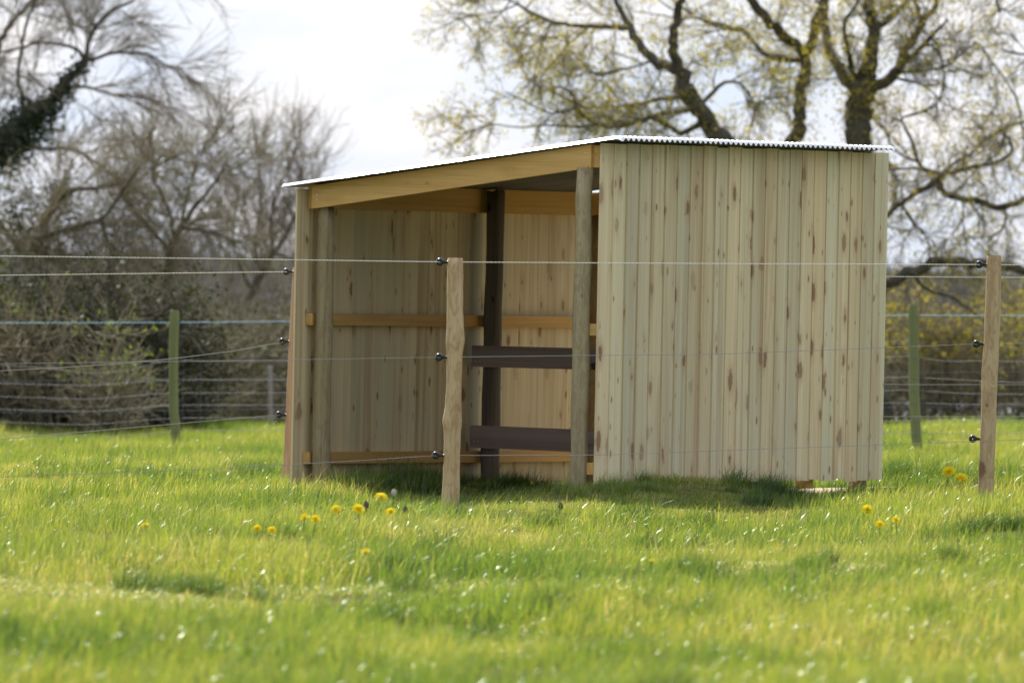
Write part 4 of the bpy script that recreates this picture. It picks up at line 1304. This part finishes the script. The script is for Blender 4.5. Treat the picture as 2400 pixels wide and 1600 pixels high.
cx_ = ng.nodes.new("ShaderNodeCombineXYZ")
ng.links.new(named("rotz", 'FLOAT'), cx_.inputs["Z"])
ng.links.new(gi.outputs[0], m2p.inputs["Mesh"])
ng.links.new(m2p.outputs[0], iop.inputs["Points"])
ng.links.new(ci.outputs[0], iop.inputs["Instance"])
ng.links.new(named("kindidx", 'INT'), iop.inputs["Instance Index"])
ng.links.new(cx_.outputs[0], iop.inputs["Rotation"])
ng.links.new(named("scl", 'FLOAT'), iop.inputs["Scale"])
ng.links.new(iop.outputs[0], go.inputs[0])
md = grass.modifiers.new("scatter", 'NODES'); md.node_group = ng

# ------------------------------------------------------------------ dandelions
def dandelion(px, py, wpx, label, group, h=0.15, tilt=0.2, seed=0, kind="flower"):
    rr = random.Random(seed)
    g0 = ground_hit(px, py, h)
    Yd = g0.y
    head = P(px, py, Yd)
    th = empty("dandelion", (g0.x, Yd, g0.z), label, "flower", group)
    top = head - Vector((g0.x, Yd, g0.z))
    bend = Vector((rr.uniform(-.015, .015), rr.uniform(-.015, .015), 0))
    v, f = tube_path([(bend.x, bend.y, -0.03), (bend.x * .5, bend.y * .5, top.z * 0.5), (top.x, 0, top.z - 0.006)], [0.0035, 0.003, 0.0028], 6)
    st = mesh_obj("stem", v, f, 'stem', th, True)
    R = wpx * 1.25 / 2 / (F / Yd)
    if kind == "flower":
        vs_, fs_ = [], []
        for ring, (cnt, rl, el) in enumerate(((26, 1.0, 0.10), (22, 0.82, 0.42), (16, 0.58, 0.80), (9, 0.3, 1.15))):
            for k in range(cnt):
                a = 2 * math.pi * (k + rr.random() * .6) / cnt
                e = el + rr.uniform(-.1, .1)
                d = Vector((math.cos(a) * math.cos(e), math.sin(a) * math.cos(e), math.sin(e)))
                s = Vector((-math.sin(a), math.cos(a), 0)) * (R * 0.13)
                o_ = Vector((0, 0, 0)); tip = d * R * rl * rr.uniform(.9, 1.08); midp = d * R * rl * 0.6
                i0 = len(vs_)
                vs_ += [o_ - s * .4, o_ + s * .4, midp + s, tip + s * .7, tip - s * .7, midp - s]
                fs_ += [(i0, i0 + 1, i0 + 2, i0 + 5), (i0 + 5, i0 + 2, i0 + 3, i0 + 4)]
        hd = mesh_obj("flower_head", vs_, fs_, 'petal', th, False, top)
        hd.rotation_euler = (tilt + rr.uniform(-.15, .15), rr.uniform(-.25, .25), 0.0)
        cv, cf = tube_path([(0, 0, -0.014), (0, 0, -0.008), (0, 0, 0.001)], [0.003, R * 0.42, R * 0.5], 8)
        mesh_obj("calyx", cv, cf, 'stem', hd, True)
    else:
        cv, cf = tube_path([(0, 0, -0.016), (0, 0, -0.008), (0, 0, 0.004), (0, 0, 0.016), (0, 0, 0.022)], [0.003, R * .9, R, R * 0.75, R * .35], 8)
        mesh_obj("seed_head", cv, cf, 'budbrown' if kind == "brown" else 'budwhite', th, True, top)
    return th


gd = "yellow dandelions in the pasture"
DL = [(893, 1167, 27, "tallest yellow dandelion of the cluster beside the knobbly fence post"),
      (788, 1195, 24, "yellow dandelion at the cluster's outer end, away from the knobbly post"),
      (840, 1193, 26, "yellow dandelion touching the brown withered head in the cluster"),
      (916, 1200, 22, "yellow dandelion below the pale seed head, closest to the knobbly post"),
      (714, 1212, 18, "smaller yellow dandelion of the close pair before the shelter's low corner"),
      (739, 1216, 21, "larger yellow dandelion of the close pair before the shelter's low corner"),
      (603, 1238, 17, "smaller dandelion of the spaced pair in the grass beyond the low corner"),
      (637, 1243, 20, "larger dandelion of the spaced pair in the grass beyond the low corner"),
      (2224, 1105, 26, "higher dandelion of the pair at the foot of the brown round post"),
      (2253, 1120, 26, "lower dandelion of the pair, closer to the brown round post"),
      (2062, 1228, 20, "ragged dandelion below the largest one before the planked wall"),
      (2100, 1217, 17, "small faded dandelion between the planked wall and the brown round post")]
for i, (px, py, w, lab) in enumerate(DL):
    dandelion(px, py, w, lab, gd, 0.10 + 0.012 * (i % 3), 0.75, 300 + i)
dandelion(2034, 1195, 26, "largest yellow dandelion before the planked wall, held above the grass", None, 0.11, 0.6, 330)
dandelion(340, 1230, 15, "lone small dandelion in the open grass away from the shelter", None, 0.10, 0.6, 331)
dandelion(857, 1292, 19, "single dandelion in the taller grass below the flower cluster", None, 0.10, 0.6, 332)
dandelion(1527, 1313, 10, "tiny half-hidden dandelion near the pale flattened grass", None, 0.10, 0.3, 333)
dandelion(858, 1184, 11, "brown withered flower head standing among the yellow dandelions", None, 0.13, 0.1, 334, "brown")
dandelion(923, 1155, 10, "pale closed seed head beside the tallest yellow dandelion", None, 0.15, 0.1, 335, "pale")
dandelion(1314, 1187, 10, "dark withered seed head in the grass before the shelter doorway post", None, 0.11, 0.1, 336, "brown")
dandelion(950, 1196, 10, "dark withered bud between the dandelion cluster and the knobbly post", None, 0.10, 0.1, 337, "brown")
